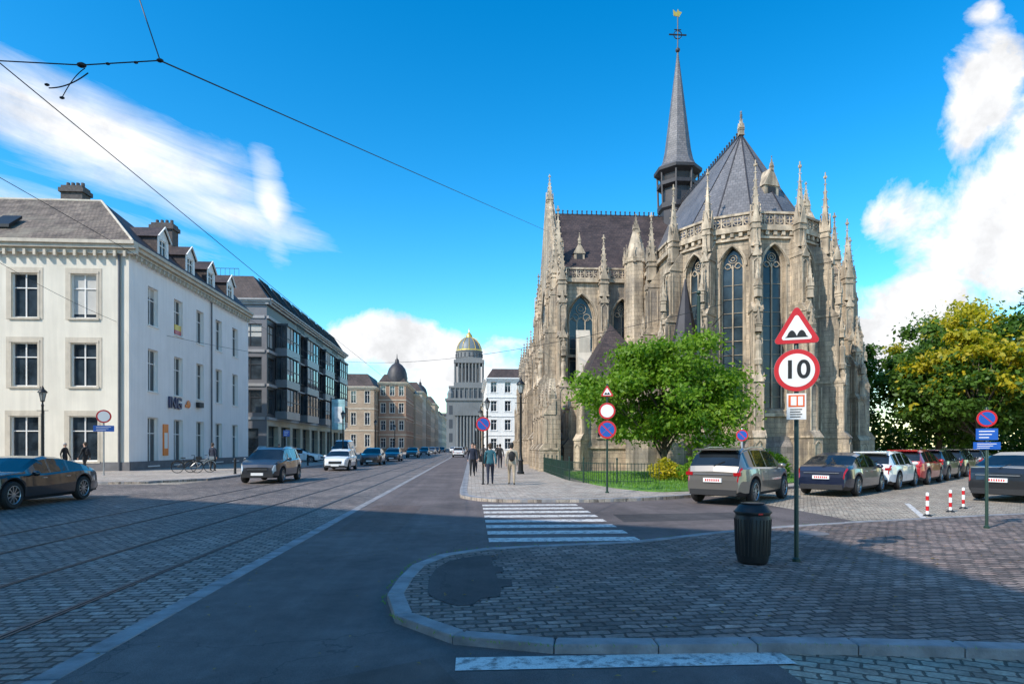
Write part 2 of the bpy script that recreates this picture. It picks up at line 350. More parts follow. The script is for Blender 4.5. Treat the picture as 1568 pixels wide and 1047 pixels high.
def gothic(e,wn,x0,x1,z0,z1,xc,w,sill,spr,dep=.35,mull=2,k=1.,wm=None,trm='tracery'):
    W=e.p(wn,wm or STONE); T=e.p(trm,STONE2); G=e.p('stained_glass',GLB)
    A=[(xc+x,z) for x,z in arch(w,spr,7,k)]; top=A[7][1]
    def q(pts,y=0): W.poly([(p[0],y,p[1]) for p in pts])
    q([(x0,z0),(x0,z1),(xc-w/2,z1),(xc-w/2,z0)]); q([(xc+w/2,z0),(xc+w/2,z1),(x1,z1),(x1,z0)])
    if sill>z0: q([(xc-w/2,z0),(xc-w/2,sill),(xc+w/2,sill),(xc+w/2,z0)])
    for a,b in zip(A[:-1],A[1:]): q([a,(a[0],z1),(b[0],z1),b])
    out=[(xc-w/2,sill)]+A+[(xc+w/2,sill)]
    s=.84; inn=[(xc+(x-xc)*s, sill+.12+(z-sill)*(1-(.07*w)/max(.1,(top-sill))*1.2)-.0) for x,z in out]; inn[0]=(inn[0][0],sill+.15); inn[-1]=(inn[-1][0],sill+.15)
    n=len(out)
    for i in range(n):
        a,b=out[i],out[(i+1)%n]; c,d=inn[(i+1)%n],inn[i]
        W.poly([(a[0],0,a[1]),(b[0],0,b[1]),(c[0],-dep,c[1]),(d[0],-dep,d[1])])
    G.poly([(p[0],-dep,p[1]) for p in inn])
    T.tube([(xc+(x-xc)*1.1,.03,z+.03*w) for x,z in A],.07,4); T.tube([(x,.0,z) for x,z in out],.05,4)
    T.tube([(xc+(p[0]-xc)*.97,-dep+.06,p[1]) for p in inn],.045,4,closed=True)
    ws=w*s; y=-dep+.05; nb=mull+1; lw=ws/nb; sp=spr-.1*w
    for i in range(mull):
        x=xc-ws/2+lw*(i+1); T.box(x-.035,x+.035,y-.04,y+.05,sill+.1,sp+(.25*w if mull%2 else .1*w))
    for i in range(nb):
        x=xc-ws/2+lw*(i+.5); T.tube([(x+px,y,pz) for px,pz in arch(lw,sp-.05,4)],.03,4)
    nh=int((sp-sill)/.8)
    for i in range(1,nh): zz=sill+(sp-sill)*i/nh; T.box(xc-ws/2,xc+ws/2,y-.03,y-.005,zz-.012,zz+.012)
    def ring(cx,cz,r): T.tube([(cx+r*math.cos(t*math.pi/6),y,cz+r*math.sin(t*math.pi/6)) for t in range(12)],.028,4,closed=True)
    rr=ws*.2; zc=spr+.40*w*k
    ring(xc,zc,rr); ring(xc,zc,rr*.45); ring(xc-ws*.23,spr+.12*w,rr*.68); ring(xc+ws*.23,spr+.12*w,rr*.68)
def pinnacle(p,x,y,z,h,w,rot=0,n=6):
    M0=p.e.M; f0=p.e.flip; p.e.setM(M0@Matrix.Translation((x,y,z))@Matrix.Rotation(rot,4,'Z'))
    b=h*.34; a=w/2
    p.box(-a,a,-a,a,0,b); p.box(-a*1.2,a*1.2,-a*1.2,a*1.2,0,h*.025); p.box(-a*1.2,a*1.2,-a*1.2,a*1.2,b*.6,b*.6+h*.02)
    for ax in 'yx':
        for s in (-1,1): p.extr([(-a*1.05,b*.8),(a*1.05,b*.8),(0,b*1.45)],ax,s*a*1.0,s*a*1.25)
    q=[(-a*.8,-a*.8),(a*.8,-a*.8),(a*.8,a*.8),(-a*.8,a*.8)]
    p.cone(q,b,(0,0,h*.93))
    for k in range(n):
        t=(k+.6)/(n+.4); r=a*.8*(1-t)+.01; zz=b+(h*.93-b)*t; c=a*.26*(1-t*.5)
        for sx in (-1,1):
            for sy in (-1,1):
                cx=sx*(r+c*.5); cy=sy*(r+c*.5); p.add([(cx-c,cy,zz),(cx,cy-c,zz),(cx+c,cy,zz),(cx,cy+c,zz),(cx,cy,zz+c*1.5),(cx,cy,zz-c)],[(0,1,4),(1,2,4),(2,3,4),(3,0,4),(1,0,5),(2,1,5),(3,2,5),(0,3,5)])
    c=a*.42; p.box(-c,c,-c*.35,c*.35,h*.93,h*.955); p.box(-c*.35,c*.35,-c,c,h*.93,h*.955); p.box(-c*.3,c*.3,-c*.3,c*.3,h*.88,h)
    p.e.M=M0; p.e.flip=f0
def buttress(e,x,y,nx,ny,stages,w=.7,pin=None,wn='buttresses',niche=None,mat=None):
    M0=e.M; f0=e.flip; e.fr(x,y,0,nx,ny); B=e.p(wn,mat or STONE); T=e.p('carving',STONE2)
    for i,(a,b,d) in enumerate(stages):
        nd=stages[i+1][2] if i+1<len(stages) else 0; ww=w*(1-.07*i)
        B.box(-ww/2,ww/2,-.3,d,a,b); s=min((d-nd)*1.5,1.2)
        B.extr([(-.1,b),(d+.05,b),(d+.05,b+.06),(nd,b+s),(-.1,b+s)],'x',-ww/2-.04,ww/2+.04)
        T.box(-ww/2-.07,ww/2+.07,-.25,d+.09,a+.02,a+.14)
        if b-a>1.6:
            for sx in (-1,1): T.box(sx*ww*.38-.04,sx*ww*.38+.04,d-.02,d+.045,a+.3,b-.35)
            T.tube([(px,d+.02,pz) for px,pz in arch(ww*.72,b-.55,4)],.035,4)
            for sy in (-1,1):
                xx=sy*(ww/2); 
                for q in (.2,.8): T.box(xx-.03,xx+.03,d*q-.035,d*q+.035,a+.3,b-.2)
            if i>0: T.extr([(-ww*.5,b-.1),(ww*.5,b-.1),(0,b+ww*.95)],'y',d-.04,d+.09); pinnacle(T,0,d-.08,b+.1,1.5,.2,n=3)
    if niche:
        z,d=niche; S=e.p('statues',STONE2)
        S.lathe(0,d+.22,[(.20,z-.25),(.24,z),(.17,z+.08),(.15,z+.5),(.19,z+.85),(.15,z+1.05),(.06,z+1.12),(.09,z+1.2),(.1,z+1.28),(.05,z+1.38)],8)
        pinnacle(S,0,d+.2,z+1.55,1.5,.3,n=3)
    if pin:
        z,h,d=pin; pinnacle(e.p('pinnacles',STONE2),0,d,z,h,w*.72)
    e.M=M0; e.flip=f0
def balustrade(e,a,b,z,h=.85,nx=None,ny=None,mat=None,step=.62):
    M0=e.M; f0=e.flip; a=Vector(a); b=Vector(b); L=(b-a).length; t=(b-a)/L
    e.fr(a.x,a.y,0,t.y,-t.x); P=e.p('parapet',mat or STONE2)
    P.box(0,L,-.12,.12,z+h-.13,z+h); P.box(0,L,-.11,.11,z,z+.12)
    n=max(1,round(L/step)); s=L/n
    for i in range(n):
        cx=s*(i+.5); cz=z+h/2; r=min(s,h-.25)*.40
        P.tube([(cx+r*math.cos(q*math.pi/4),0,cz+r*math.sin(q*math.pi/4)) for q in range(8)],.045,4,closed=True)
        P.box(s*i-.04,s*i+.04,-.06,.06,z+.1,z+h-.12)
        P.box(cx-.025,cx+.025,-.03,.03,cz-r,cz+r); P.box(cx-r,cx+r,-.028,.028,cz-.025,cz+.025)
    e.M=M0; e.flip=f0
def cornice(P,L0,L1,z,d=.3,h=.5,y0=-.05):
    P.box(L0,L1,y0,d*.4,z,z+h*.4); P.box(L0,L1,y0,d*.75,z+h*.4,z+h*.72); P.box(L0,L1,y0,d,z+h*.72,z+h)
# ============================================================ GROUND
def sheet(name,pts,z,mat): 
    return single(name,mat,lambda p:p.poly([(x,y,z) for x,y in pts]))
sheet('ground',[(-2500,-600),(2500,-600),(2500,3000),(-2500,3000)],0,COBL)
sheet('tram_lane',[(-12.6,-60),(-3.1,-60),(-3.1,600),(-12.6,600)],.004,COB)
sheet('cross_street',[(-90,12.5),(-12.6,12.5),(-12.6,28),(-90,28)],.004,COB)
isl=catmull([(40,-1.5),(20,1.6),(10,3.7),(6.5,4.35),(4.4,4.73),(2.6,5.0),(.95,5.06),(.04,5.3),(-.5,5.85),(-.71,6.6),(-.7,7.5),(-.56,8.6),(-.2,9.2),(.43,9.6),(1.6,9.85),(2.8,10.1),(3.8,10.7),(5.2,11.4),(7,12.1),(10,13.0),(16,14.4),(40,19)],6)
asp=[(-3.1,-40),(2.3,-40),(2.3,5.2),(5.0,8.),(8.5,11.5),(8.2,19.8),(6,21),(0,22),(0,600),(-3.1,600)]
sheet('asphalt_road',asp,.008,ASPH)
sheet('asphalt_repair',[(-1.5,2.2),(-.15,2.6),(.2,3.6),(-.3,4.9),(-1.2,4.4),(-1.6,3.2)],.0095,ASPHB)
sheet('asphalt_repair',[(-2.6,12.2),(-1.4,12.1),(-1.35,17.5),(-2.65,17.7)],.0095,ASPHB)
sheet('asphalt_repair',[(3.3,13.4),(6.9,13.9),(6.8,15.2),(3.4,14.9)],.0095,ASPHP)
single('pavement_island',PAV,lambda p:p.prism(isl,-.05,.08))
isl_s=[q for q in isl if q[0]<30]
kerb('island_kerb',isl_s,-.02,.086,.17,-1,BLUEST,step=.8)
kerb('gutter_stones',isl_s,-.01,.016,-.2,-1,BLUEST,step=.55,o0=-.012)
patch=[(-.47,6.75),(-.50,7.5),(-.45,8.1),(-.33,8.55),(-.12,8.85),(.16,9.02),(.33,9.08),(.36,8.72),(.27,8.66),(.29,8.2),(.40,8.15),(.41,7.82),(.30,7.76),(.31,7.42),(.47,7.38),(.46,7.02),(.33,6.98),(.30,6.55),(.10,6.48),(.02,6.22),(-.14,6.18),(-.26,6.32),(-.38,6.5)]
sheet('asphalt_patch',patch,.086,ASPHP)
def zebra(p):
    for k in range(8):
        y=10.75+k*.92; p.box(.3,2.95,y,y+.45,.0115,.0135)
single('zebra_crossing',PAINT,zebra)
sheet('painted_line',[(-.12,4.6),(2.45,4.58),(2.45,4.86),(-.12,4.88)],.0135,PAINT)
kerb('lane_edging',[(-3.1,-8),(-3.1,160)],-.01,.014,.2,1,BLUEST,step=.6)
def rails(p):
    for x in (-4.05,-5.5,-7.2,-8.65):
        p.box(x-.045,x-.005,-20,500,-.01,.012); p.box(x+.025,x+.045,-20,500,-.01,.012); p.box(x-.005,x+.025,-20,500,-.01,.0055)
single('tram_rails',simple('rail_steel',(.045,.04,.04),.45,metal=.2,var=.2),rails)
chp=catmull([(-.4,60),(-.4,30),(-.4,21.5),(-.2,19.6),(.6,18.5),(2,18.2),(4,18.25),(6,19.0),(8.5,20.7),(12,23.2),(16,26.6),(22,31.4),(30,38)],6)
single('pavement',PAV2,lambda p:p.prism([(-.4,420)]+chp+[(44,50),(44,420)],-.05,.10))
kerb('pavement_kerb',[(-.4,200)]+chp,-.02,.108,.26,-1,BLUEST)
lf=catmull([(-80,28.2),(-40,28.2),(-17,28.3),(-14.2,29.2),(-12.9,31),(-12.6,34),(-12.6,60),(-12.6,160)],6)
single('pavement',PAV2,lambda p:p.prism(lf+[(-12.6,500),(-80,500)],-.05,.10))
kerb('pavement_kerb',lf,-.02,.108,.26,-1,BLUEST)
lawn=catmull([(4.9,38),(4.85,30),(5.0,24.5),(6.0,21.2),(7.4,21.1),(9.5,22.6),(12.5,24.8),(17,28.8),(20,32),(21,35)],5)
single('lawn',LAWNM,lambda p:p.prism(lawn+[(21,38.5)],-.02,.14))
sheet('parking_line',[(10.2,13.6),(10.35,13.6),(12.6,17.3),(12.45,17.3)],.0045,PAINT)
single('manhole_cover',BLUED,lambda p:p.lathe(6.1,11.0,[(.34,.07),(.34,.084),(.31,.088),(.29,.084),(.0001,.084)],20))
def drain(p):
    for k in range(7): p.box(-.32,.1,5.02-.0+k*0-.0,5.04,.0,.0)
def inside(x,y,poly):
    c=False;n=len(poly)
    for i in range(n):
        a=poly[i];b=poly[i-1]
        if (a[1]>y)!=(b[1]>y) and x<(b[0]-a[0])*(y-a[1])/(b[1]-a[1])+a[0]: c=not c
    return c
def blades(p):
    LP=lawn+[(21,38.5)]
    for _ in range(9000):
        x=random.uniform(4.9,16); y=random.uniform(21,36)
        if not inside(x,y,LP): continue
        a=random.uniform(0,6.28); h=random.uniform(.05,.14); w=.018; dx=math.cos(a)*w; dy=math.sin(a)*w; lx=random.uniform(-.05,.05); ly=random.uniform(-.05,.05)
        p.add([(x-dx,y-dy,.14),(x+dx,y+dy,.14),(x+lx,y+ly,.14+h)],[(0,1,2)])
single('grass',GRASSM,blades)
def litter(p):
    for _ in range(420):
        x=random.uniform(-.5,14); y=random.uniform(5.3,12)
        if not inside(x,y,isl): continue
        a=random.uniform(0,6.28); s=random.uniform(.012,.035); c,d=math.cos(a)*s,math.sin(a)*s; z=.094
        p.add([(x-c,y-d,z),(x+d*.5,y-c*.5,z+.008),(x+c,y+d,z+.004),(x-d*.5,y+c*.5,z+.01)],[(0,1,2,3)])
    for _ in range(160):
        x=random.uniform(-3,2.2); y=random.uniform(2.6,5.2) if random.random()<.4 else random.uniform(5,18)
        if inside(x,y,isl): continue
        a=random.uniform(0,6.28); s=random.uniform(.012,.03); c,d=math.cos(a)*s,math.sin(a)*s; z=.02
        p.add([(x-c,y-d,z),(x+d*.5,y-c*.5,z+.006),(x+c,y+d,z+.003),(x-d*.5,y+c*.5,z+.008)],[(0,1,2,3)])
single('fallen_leaves',simple('dry_leaf',(.26,.17,.05),.8,var=.4,scale=3),litter)
# moss and weeds in the joint behind the kerb
def weeds(p):
    kp=resample(isl_s,.05)
    ko=offset(kp,-.2)
    for q in ko:
        if random.random()<.35 and q.x<9:
            for _ in range(3):
                x=q.x+random.uniform(-.02,.02); y=q.y+random.uniform(-.02,.02); a=random.uniform(0,6.28); p.add([(x,y,.08),(x+.006,y+.004,.08),(x+math.cos(a)*.02,y+math.sin(a)*.02,.08+random.uniform(.012,.035))],[(0,1,2)])
single('weeds',GRASSM,weeds)
# ============================================================ LEFT WHITE CORNER BUILDING
e=Ent('white_corner_building'); Wf=e.p('front_wall',RENDER); Ws=e.p('side_wall',RENDER_LIFT); T=e.p('stone_trim',TRIM)
X0=-21.6;Y0=41.1;Y1=62.3;XL=-39.4
e.fr(XL,Y0,0,0,-1); L=X0-XL
cols=[L-2.75-3.55*i for i in range(5)]
w=[(c-.78,c+.78,9.7,12.5) for c in cols]+[(c-.78,c+.78,5.4,8.15) for c in cols]+[(c-.85,c+.85,.7,3.55) for c in cols]
facade(e,Wf,0,L,0,14,w,trim=T,blind=.5,bars=1)
for a,b,c,d in w: T.box(a-.32,a-.15,-.01,.02,c-.1,d+.3); T.box(b+.15,b+.32,-.01,.02,c-.1,d+.3); T.box(a-.32,b+.32,-.01,.021,d+.145,d+.34)
P=e.p('plinth',BLUED); P.box(0,L+.06,-.02,.06,0,.65)
C=e.p('cornice',TRIM); cornice(C,0,L+.55,13.75,.55,.75)
for i in range(30): C.box(.2+i*.6,.36+i*.6,.1,.34,13.55,13.9)
e.fr(X0,Y0,0,1,0); L2=Y1-Y0
cols=[3.0+3.7*i for i in range(5)]
w=[(c-.68,c+.68,9.8,12.4) for c in cols]+[(c-.68,c+.68,5.35,8.2) for c in cols]+[(c-.72,c+.72,.35,3.6) for c in cols]
facade(e,Ws,0,L2,0,14,w,dep=.28,blind=.3,bars=1)
P.box(.06,L2,-.02,.055,0,.66)
cornice(C,.03,L2,13.76,.56,.74)
for i in range(35): C.box(.2+i*.6,.36+i*.6,.1,.34,13.55,13.9)
e.world()
Dp=e.p('drainpipes',simple('pipe_grey',(.12,.12,.13),.5)); Dp.tube([(X0-.55,Y0-.1,13.7),(X0-.55,Y0-.1,.1)],.075,8); Dp.tube([(X0+.1,Y0+12.4,13.7),(X0+.1,Y0+12.4,.1)],.06,8)
Rf=e.p('roof_slate_lit',SLATE_LIT); Rs=e.p('roof_slate',SLATE)  # slopes toward the sun get a lighter copy of the same slate
zE=14.5;zr=19.3; A=(XL+.0,Y0-.45,zE);B=(X0+.45,Y0-.45,zE);C2=(X0+.45,53,zE);D=(XL,53,zE);r1=(-34.5,47,zr);r2=(-26.6,47,zr)
Rf.poly([A,B,r2,r1]); Rs.poly([B,C2,r2]); Rs.poly([C2,D,r1,r2]); Rf.poly([D,A,r1])
e.p('ridge',TRIM).tube([r1,r2,],.1,6); e.p('ridge',TRIM).tube([B,r2],.08,6)
Rs.poly([(X0+.35,52,zE),(X0+.35,Y1+.2,zE),(X0-2.6,Y1+.2,17.6),(X0-2.6,48,17.6)]); Rs.poly([(X0-2.6,48,17.6),(X0-2.6,Y1+.2,17.6),(-34,Y1+.2,17.6),(-34,48,17.6)])
Wb=e.p('back_walls',RENDER); Wb.poly([(XL,Y1,0),(X0,Y1,0),(X0,Y1,14.4),(XL,Y1,14.4)]); Wb.poly([(X0+.3,Y1+.1,14.4),(X0-2.6,Y1+.1,17.6),(-34,Y1+.1,17.6),(-34,Y1+.1,14.4)]); Wb.poly([(XL,Y0,0),(XL,Y1,0),(XL,Y1,14.4),(XL,Y0,14.4)])
Dm=e.p('dormers',TRIMW)
for yc in (46.0,50.3,54.2,58.4):
    e.fr(X0-.25,yc,0,1,0)
    facade(e,Dm,-.8,.8,14.5,16.35,[(-.5,.5,14.9,16.2)],dep=.12,sill=False)
    Dm.poly([(-.8,0,16.35),(.8,0,16.35),(0,0,17.1)])
    for s in (-1,1): e.p('dormer_cheeks',SLATE).poly([(s*.8,0,14.5),(s*.8,0,16.35),(s*.8,-2.4,16.35),(s*.8,-.4,14.5)])
    e.p('dormer_roofs',SLATE).add([(-.95,.15,16.25),(0,.15,17.15),(.95,.15,16.25),(-.95,-2.8,16.25),(0,-2.8,17.15),(.95,-2.8,16.25)],[(0,1,4,3),(1,2,5,4)])
    Dm.tube([(-.95,.15,16.25),(0,.15,17.15),(.95,.15,16.25)],.06,4)
e.world()
Ch=e.p('chimneys',simple('chimney_brick',(.10,.085,.08),.9,var=.3,scale=5))
for x,y,z0,z1,wd in ((-29.0,48,18.2,20.6,.75),(-24.0,50.8,16.3,19.0,.8)):
    Ch.box(x-wd,x+wd,y-.5,y+.5,z0,z1); Ch.box(x-wd-.12,x+wd+.12,y-.62,y+.62,z1-.5,z1-.2)
    for i in range(4): Ch.lathe(x-wd*.7+i*wd*.46,y,[(.14,z1),(.12,z1+.35)],8)
e.p('skylight',BLACKM).extr([(41.9,15.6),(43.1,16.55),(43.1,16.75),(41.9,15.8)],'x',-30.6,-29.4)
e.fr(X0,Y0,0,1,0)
e.p('poster',ORANGE).box(4.3,5.0,.01,.08,1.0,3.2); e.p('poster_face',WHITE).box(4.42,4.88,.08,.085,1.5,2.6)
e.p('logo',ORANGE).ball((8.2,.08,4.85),.35,.05,.3); e.p('logo',ORANGE).box(7.7,8.1,.03,.1,4.6,4.8)
e.p('wall_sign',DARK).box(9.6,10.4,.02,.3,4.7,5.1)
e.p('balcony_flag',YEL).box(6.4,7.3,-.2,-.1,10.2,10.6); e.p('balcony_flag_red',RED).box(6.4,7.3,-.2,-.1,9.9,10.2)
o=text(e,'lettering','ING',1.15,simple('sign_navy',(.02,.03,.10),.4),.05,.02); o.matrix_world=Matrix(((0,0,1,X0+.1),(1,0,0,Y0+6.0),(0,1,0,4.75),(0,0,0,1))); e.extra.append(o)
e.done()
# ============================================================ MODERN BUILDING
e=Ent('modern_apartment_building'); X0=-22.3;Y0=70.;Y1=112.
W=e.p('walls',MGREY); 
e.fr(-37,Y0,0,0,-1)
facade(e,W,0,14.7,0,17.2,grid(0,14.7,4,2.6,[(5.3,7.8),(8.9,11.4),(12.5,15.0)])+[(1,13.8,.3,3.6)],gm=GLM,fm=DGREY,sill=False,blind=.6)
e.fr(X0,Y0,0,1,0); L=42.
facade(e,e.p('ground_floor',BEIGE),0,L,0,4.6,grid(0,L,9,3.6,[(.3,3.9)]),dep=.6,gm=GL,fm=DGREY,sill=False)
facade(e,e.p('street_wall',DGREY),0,L,4.6,17.2,grid(0,L,14,2.2,[(5.2,7.9),(8.8,11.4),(12.4,15.0)]),gm=GLM,fm=BLACKM,bars=1,sill=False,blind=.35)
S=e.p('bands',simple('pale_band',(.32,.31,.31),.6))
for z in (4.55,8.2,11.9,15.6): S.box(0,L,-.02,.22,z,z+.3)
cornice(S,-.3,L+.2,17.1,.7,.6)
e.fr(-37,Y0,0,0,-1)
for z in (4.55,8.2,11.9,15.6): S.box(0,14.5,-.02,.1,z,z+.3)
cornice(S,-.3,15.2,17.1,.5,.59)
e.fr(X0,Y0,0,1,0)
Gb=e.p('bay_glass',GLM); Fb=e.p('bay_frames',DGREY); Bb=e.p('bay_panels',simple('bay_panel',(.19,.19,.20),.4,var=.08))
for b0,b1 in ((3.,8.5),(12,18),(22,28),(32,38)):
    for zf in (5.1,8.7,12.3):
        Bb.box(b0,b1,0,1.3,zf-.35,zf+.55)
        Gb.box(b0+.08,b1-.08,.05,1.25,zf+.55,zf+3.05)
        n=4
        for k in range(n+1): x=b0+(b1-b0)*k/n; Fb.box(x-.06,x+.06,1.2,1.33,zf+.5,zf+3.1)
        for k in range(3): Fb.box(b0-.03,b0+.06,.1+k*.55,.2+k*.55,zf+.5,zf+3.1)
        Fb.box(b0,b1,1.2,1.32,zf+1.6,zf+1.7)
        if random.random()<.6: e.p('bay_blinds',BLIND).box(b0+.2,b0+(b1-b0)*.45,1.251,1.262,zf+1.2,zf+3.0)
    Fb.box(b0-.1,b1+.1,0,1.45,15.35,15.6)
Ba=e.p('balcony_rails',BLACKM)
for b0,b1 in ((8.6,11.9),(18.1,21.9),(28.1,31.9)):
    for zf in (8.5,12.1,15.8):
        Ba.box(b0,b1,.9,.94,zf+.9,zf+.96)
        for k in range(14): x=b0+(b1-b0)*k/13; Ba.box(x-.015,x+.015,.9,.93,zf-.1,zf+.9)
        S.box(b0,b1,.2,1.,zf-.2,zf-.05)
e.world()
Rm=e.p('mansard_roof',SLATE); z0=17.7;z1=20.6
a=[(-37,Y0-.1),(X0+.2,Y0-.1),(X0+.2,Y1),(-37,Y1)]; b=[(-35.5,Y0+1.6),(X0-2.0,Y0+1.6),(X0-2.0,Y1-1),(-35.5,Y1-1)]
Rm.frust(a,z0,b,z1)
e.fr(X0+.2,Y0,0,1,0)
Rg=e.p('roof_windows',GLM); Rfm=e.p('roof_window_frames',BLACKM)
for k in range(9):
    x0=2+k*4.4; 
    Rg.add([(x0,-.02,17.9),(x0+3.2,-.02,17.9),(x0+3.2,-1.75,20.4),(x0,-1.75,20.4)],[(0,1,2,3)])
    for q in range(4): xx=x0+q*3.2/3; Rfm.tube([(xx,.02,17.85),(xx,-1.75,20.45)],.07,4)
    Rfm.tube([(x0,.02,17.85),(x0+3.2,.02,17.85)],.08,4); Rfm.tube([(x0,-1.72,20.42),(x0+3.2,-1.72,20.42)],.08,4)
e.world(); Ba.box(-33,-26,Y0+2,Y0+2.05,21.5,21.55)
for k in range(15): Ba.box(-33+k*.5,-32.97+k*.5,Y0+2,Y0+2.03,20.6,21.5)
e.p('back_walls',MGREY).box(-37,X0-.7,Y0+.7,Y1,0,17.6)
e.done()
# banner
e=Ent('advertising_banner'); e.world(); e.p('pole',BLACKM).tube([(-16.5,75,0),(-16.5,75,7.4)],.07,8)
e.p('banner_cloth',simple('banner_print',(.30,.50,.52),.6,var=.5,scale=1.)).box(-16.4,-14.9,74.98,75.02,3.6,7.2); e.p('arms',BLACKM).box(-16.5,-14.8,74.96,75.04,7.2,7.26)
e.p('print',simple('banner_white',(.75,.75,.72),.6,var=.2)).box(-16.1,-15.2,74.955,74.975,4.4,6.3); e.done()
# ============================================================ DISTANT STREET BUILDINGS
def townhouse(name,x0,x1,y0,y1,h,wm,roofm,side,floors=4,ncol_f=None,ncol_s=None,rh=3,dome=False,tm=None):
    e=Ent(name); W=e.p('walls',wm); T=e.p('trim',tm or TRIM); fh=h/floors
    rows=[(fh*i+fh*.28,fh*(i+1)-fh*.16) for i in range(floors)]
    Lf=x1-x0; e.fr(x0,y0,0,0,-1); nf=ncol_f or max(1,int(Lf/2.7)); facade(e,W,0,Lf,0,h,grid(0,Lf,nf,1.25,rows),dep=.3,trim=T,gm=GL)
    for i in range(1,floors): T.box(0,Lf,-.02,.12,fh*i,fh*i+.22)
    cornice(T,-.2,Lf+.2,h-.5,.6,.7)
    Ls=y1-y0
    if side>0: e.fr(x1,y0,0,1,0)
    else: e.fr(x0,y1,0,-1,0)
    ns=ncol_s or max(2,int(Ls/3.)); facade(e,W,0,Ls,0,h,grid(0,Ls,ns,1.3,rows),dep=.3,trim=T,gm=GL)
    for i in range(1,floors): T.box(.01,Ls,-.02,.125,fh*i,fh*i+.221)
    cornice(T,0,Ls,h-.5,.61,.701)
    e.world(); W.box(x0+.5,x1-.5,y0+.5,y1,0,h-.01)
    Rr=e.p('roof',roofm); a=[(x0-.1,y0-.1),(x1+.1,y0-.1),(x1+.1,y1),(x0-.1,y1)]; ins=min(rh*.55,(x1-x0)*.3); b=[(x0+ins,y0+ins),(x1-ins,y0+ins),(x1-ins,y1-ins*.3),(x0+ins,y1-ins*.3)]
    Rr.frust(a,h+.15,b,h+rh)
    Cc=e.p('chimneys',BRICKR)
    for k in range(2): cy=y0+(y1-y0)*(.3+.5*k); Cc.box((x0+x1)/2-.4,(x0+x1)/2+.4,cy-.7,cy+.7,h+rh*.4,h+rh+1.3)
    if dome:
        cx=x1-2.6 if side>0 else x0+2.6; cy=y0+2.6; Dm=e.p('corner_dome',LEADR,True)
        Dm.lathe(cx,cy,[(2.7,h+.2),(2.8,h+1.6),(2.7,h+2.0),(2.6,h+2.8),(2.2,h+4.0),(1.4,h+5.0),(.6,h+5.6),(.5,h+6.4),(.15,h+6.8),(.05,h+8)],16)
    e.done()
CREAM=simple('cream_stucco',(.58,.50,.39),.85,var=.1,streak=.15); GREYB=simple('grey_stucco',(.42,.39,.36),.85,var=.1,streak=.15); TANB=simple('tan_stucco',(.45,.35,.25),.85,var=.12,streak=.15)
DSTUCCO=simple('dark_stucco',(.13,.12,.115),.85,var=.15,streak=.2)  # off-frame building's walls, darkened to weaken their reflection in the cars
townhouse('brown_museum_building',-52,-24.5,160,178,16.5,BRICKB,SLATE,1,3,8,5,3.6)
townhouse('striped_corner_building',-24.3,-17.2,166,188,18.2,BRICKR,SLATE,1,4,3,7,2.4,dome=True,tm=CREAM)
ys=188; specs=[('townhouse',26,17,TANB),('townhouse',20,20,CREAM),('townhouse',24,19,BRICKB),('townhouse',30,17,CREAM),('townhouse',28,21,TANB),('townhouse',40,18,GREYB),('townhouse',60,19,CREAM)]
for i,(n,l,h,m) in enumerate(specs):
    townhouse(n,-32,-16.6-.15*(i%2),ys,ys+l,h,m,SLATE,1,4,3,max(3,int(l/4)),2.5+i%3,dome=(i==2)); ys+=l+.02
townhouse('white_townhouse',3.1,26,128,160,15.4,simple('white_stucco',(.76,.73,.68),.85,var=.06,streak=.1),SLATE,-1,4,8,8,2.2,tm=TRIMW)
ys=160.1
for i,(n,l,h,m) in enumerate(specs[:6]):
    townhouse(n,4.4+.2*(i%2),20,ys,ys+l,h-2,m,SLATE,-1,4,3,max(3,int(l/4)),2.5); ys+=l+1
# ============================================================ PALACE WITH DOME
e=Ent('domed_palace'); PS=simple('hazed_palace_stone',(.17,.178,.185),.9,var=.15,scale=.05,streak=.2); PD=simple('palace_recess',(.05,.058,.07),.9,var=.1)  # distance haze painted into the palace colours as a blue-grey tint
cx=-2.;Yp=500.; yc=Yp+28
W=e.p('walls',PS); Dk=e.p('openings',PD); e.world()
W.box(cx-42,cx+42,Yp+6,Yp+60,0,27); W.box(cx-18,cx+17,Yp,Yp+50,0,38)
W.box(cx-43,cx+43,Yp+5,Yp+61,27,28.4); W.box(cx-19,cx+18,Yp-1,Yp+51,38,39.8)
Dk.box(cx-9,cx+9,Yp-.3,Yp-.05,2,27)
for i in range(8): W.lathe(cx-9+i*18/7,Yp-1.6,[(.95,0),(.85,26)],8)
W.extr([(cx-11.5,27.5),(cx+11.5,27.5),(cx,34)],'y',Yp-3,Yp); W.box(cx-11.5,cx+11.5,Yp-3.,Yp,26,27.5)
for sx in (-14.5,13.5):
    for z in (5,16,27): Dk.box(cx+sx-1.3,cx+sx+1.3,Yp-.2,Yp-.05,z,z+7)
for s in (-1,1): W.lathe(cx+s*15,Yp+3,[(2.2,38),(2.4,44),(1.8,45),(.4,48)],10)
W.box(cx-15.5,cx+15.5,Yp+12,Yp+44,38,49); W.box(cx-16.5,cx+16.5,Yp+11,Yp+45,49,50.6)
for i in range(9): Dk.box(cx-14+i*3.2,cx-12.4+i*3.2,Yp+11.8,Yp+11.95,40.5,47); W.lathe(cx-14.8+i*3.7,Yp+11.5,[(.6,39.8),(.55,49)],6)
W.box(cx-12.5,cx+12.5,yc-12.5,yc+12.5,50.6,54); W.box(cx-9.6,cx+9.6,yc-9.6,yc+9.6,54,72)
for i in range(9):
    for s in (-1,1): W.lathe(cx-11.4+i*2.85,yc+s*11.6,[(.75,54),(.65,70)],8); W.lathe(cx+s*11.6,yc-11.4+i*2.85,[(.75,54),(.65,70)],8)
    if i<8: Dk.box(cx-9.2+i*2.35,cx-7.8+i*2.35,yc-9.75,yc-9.65,56,68)
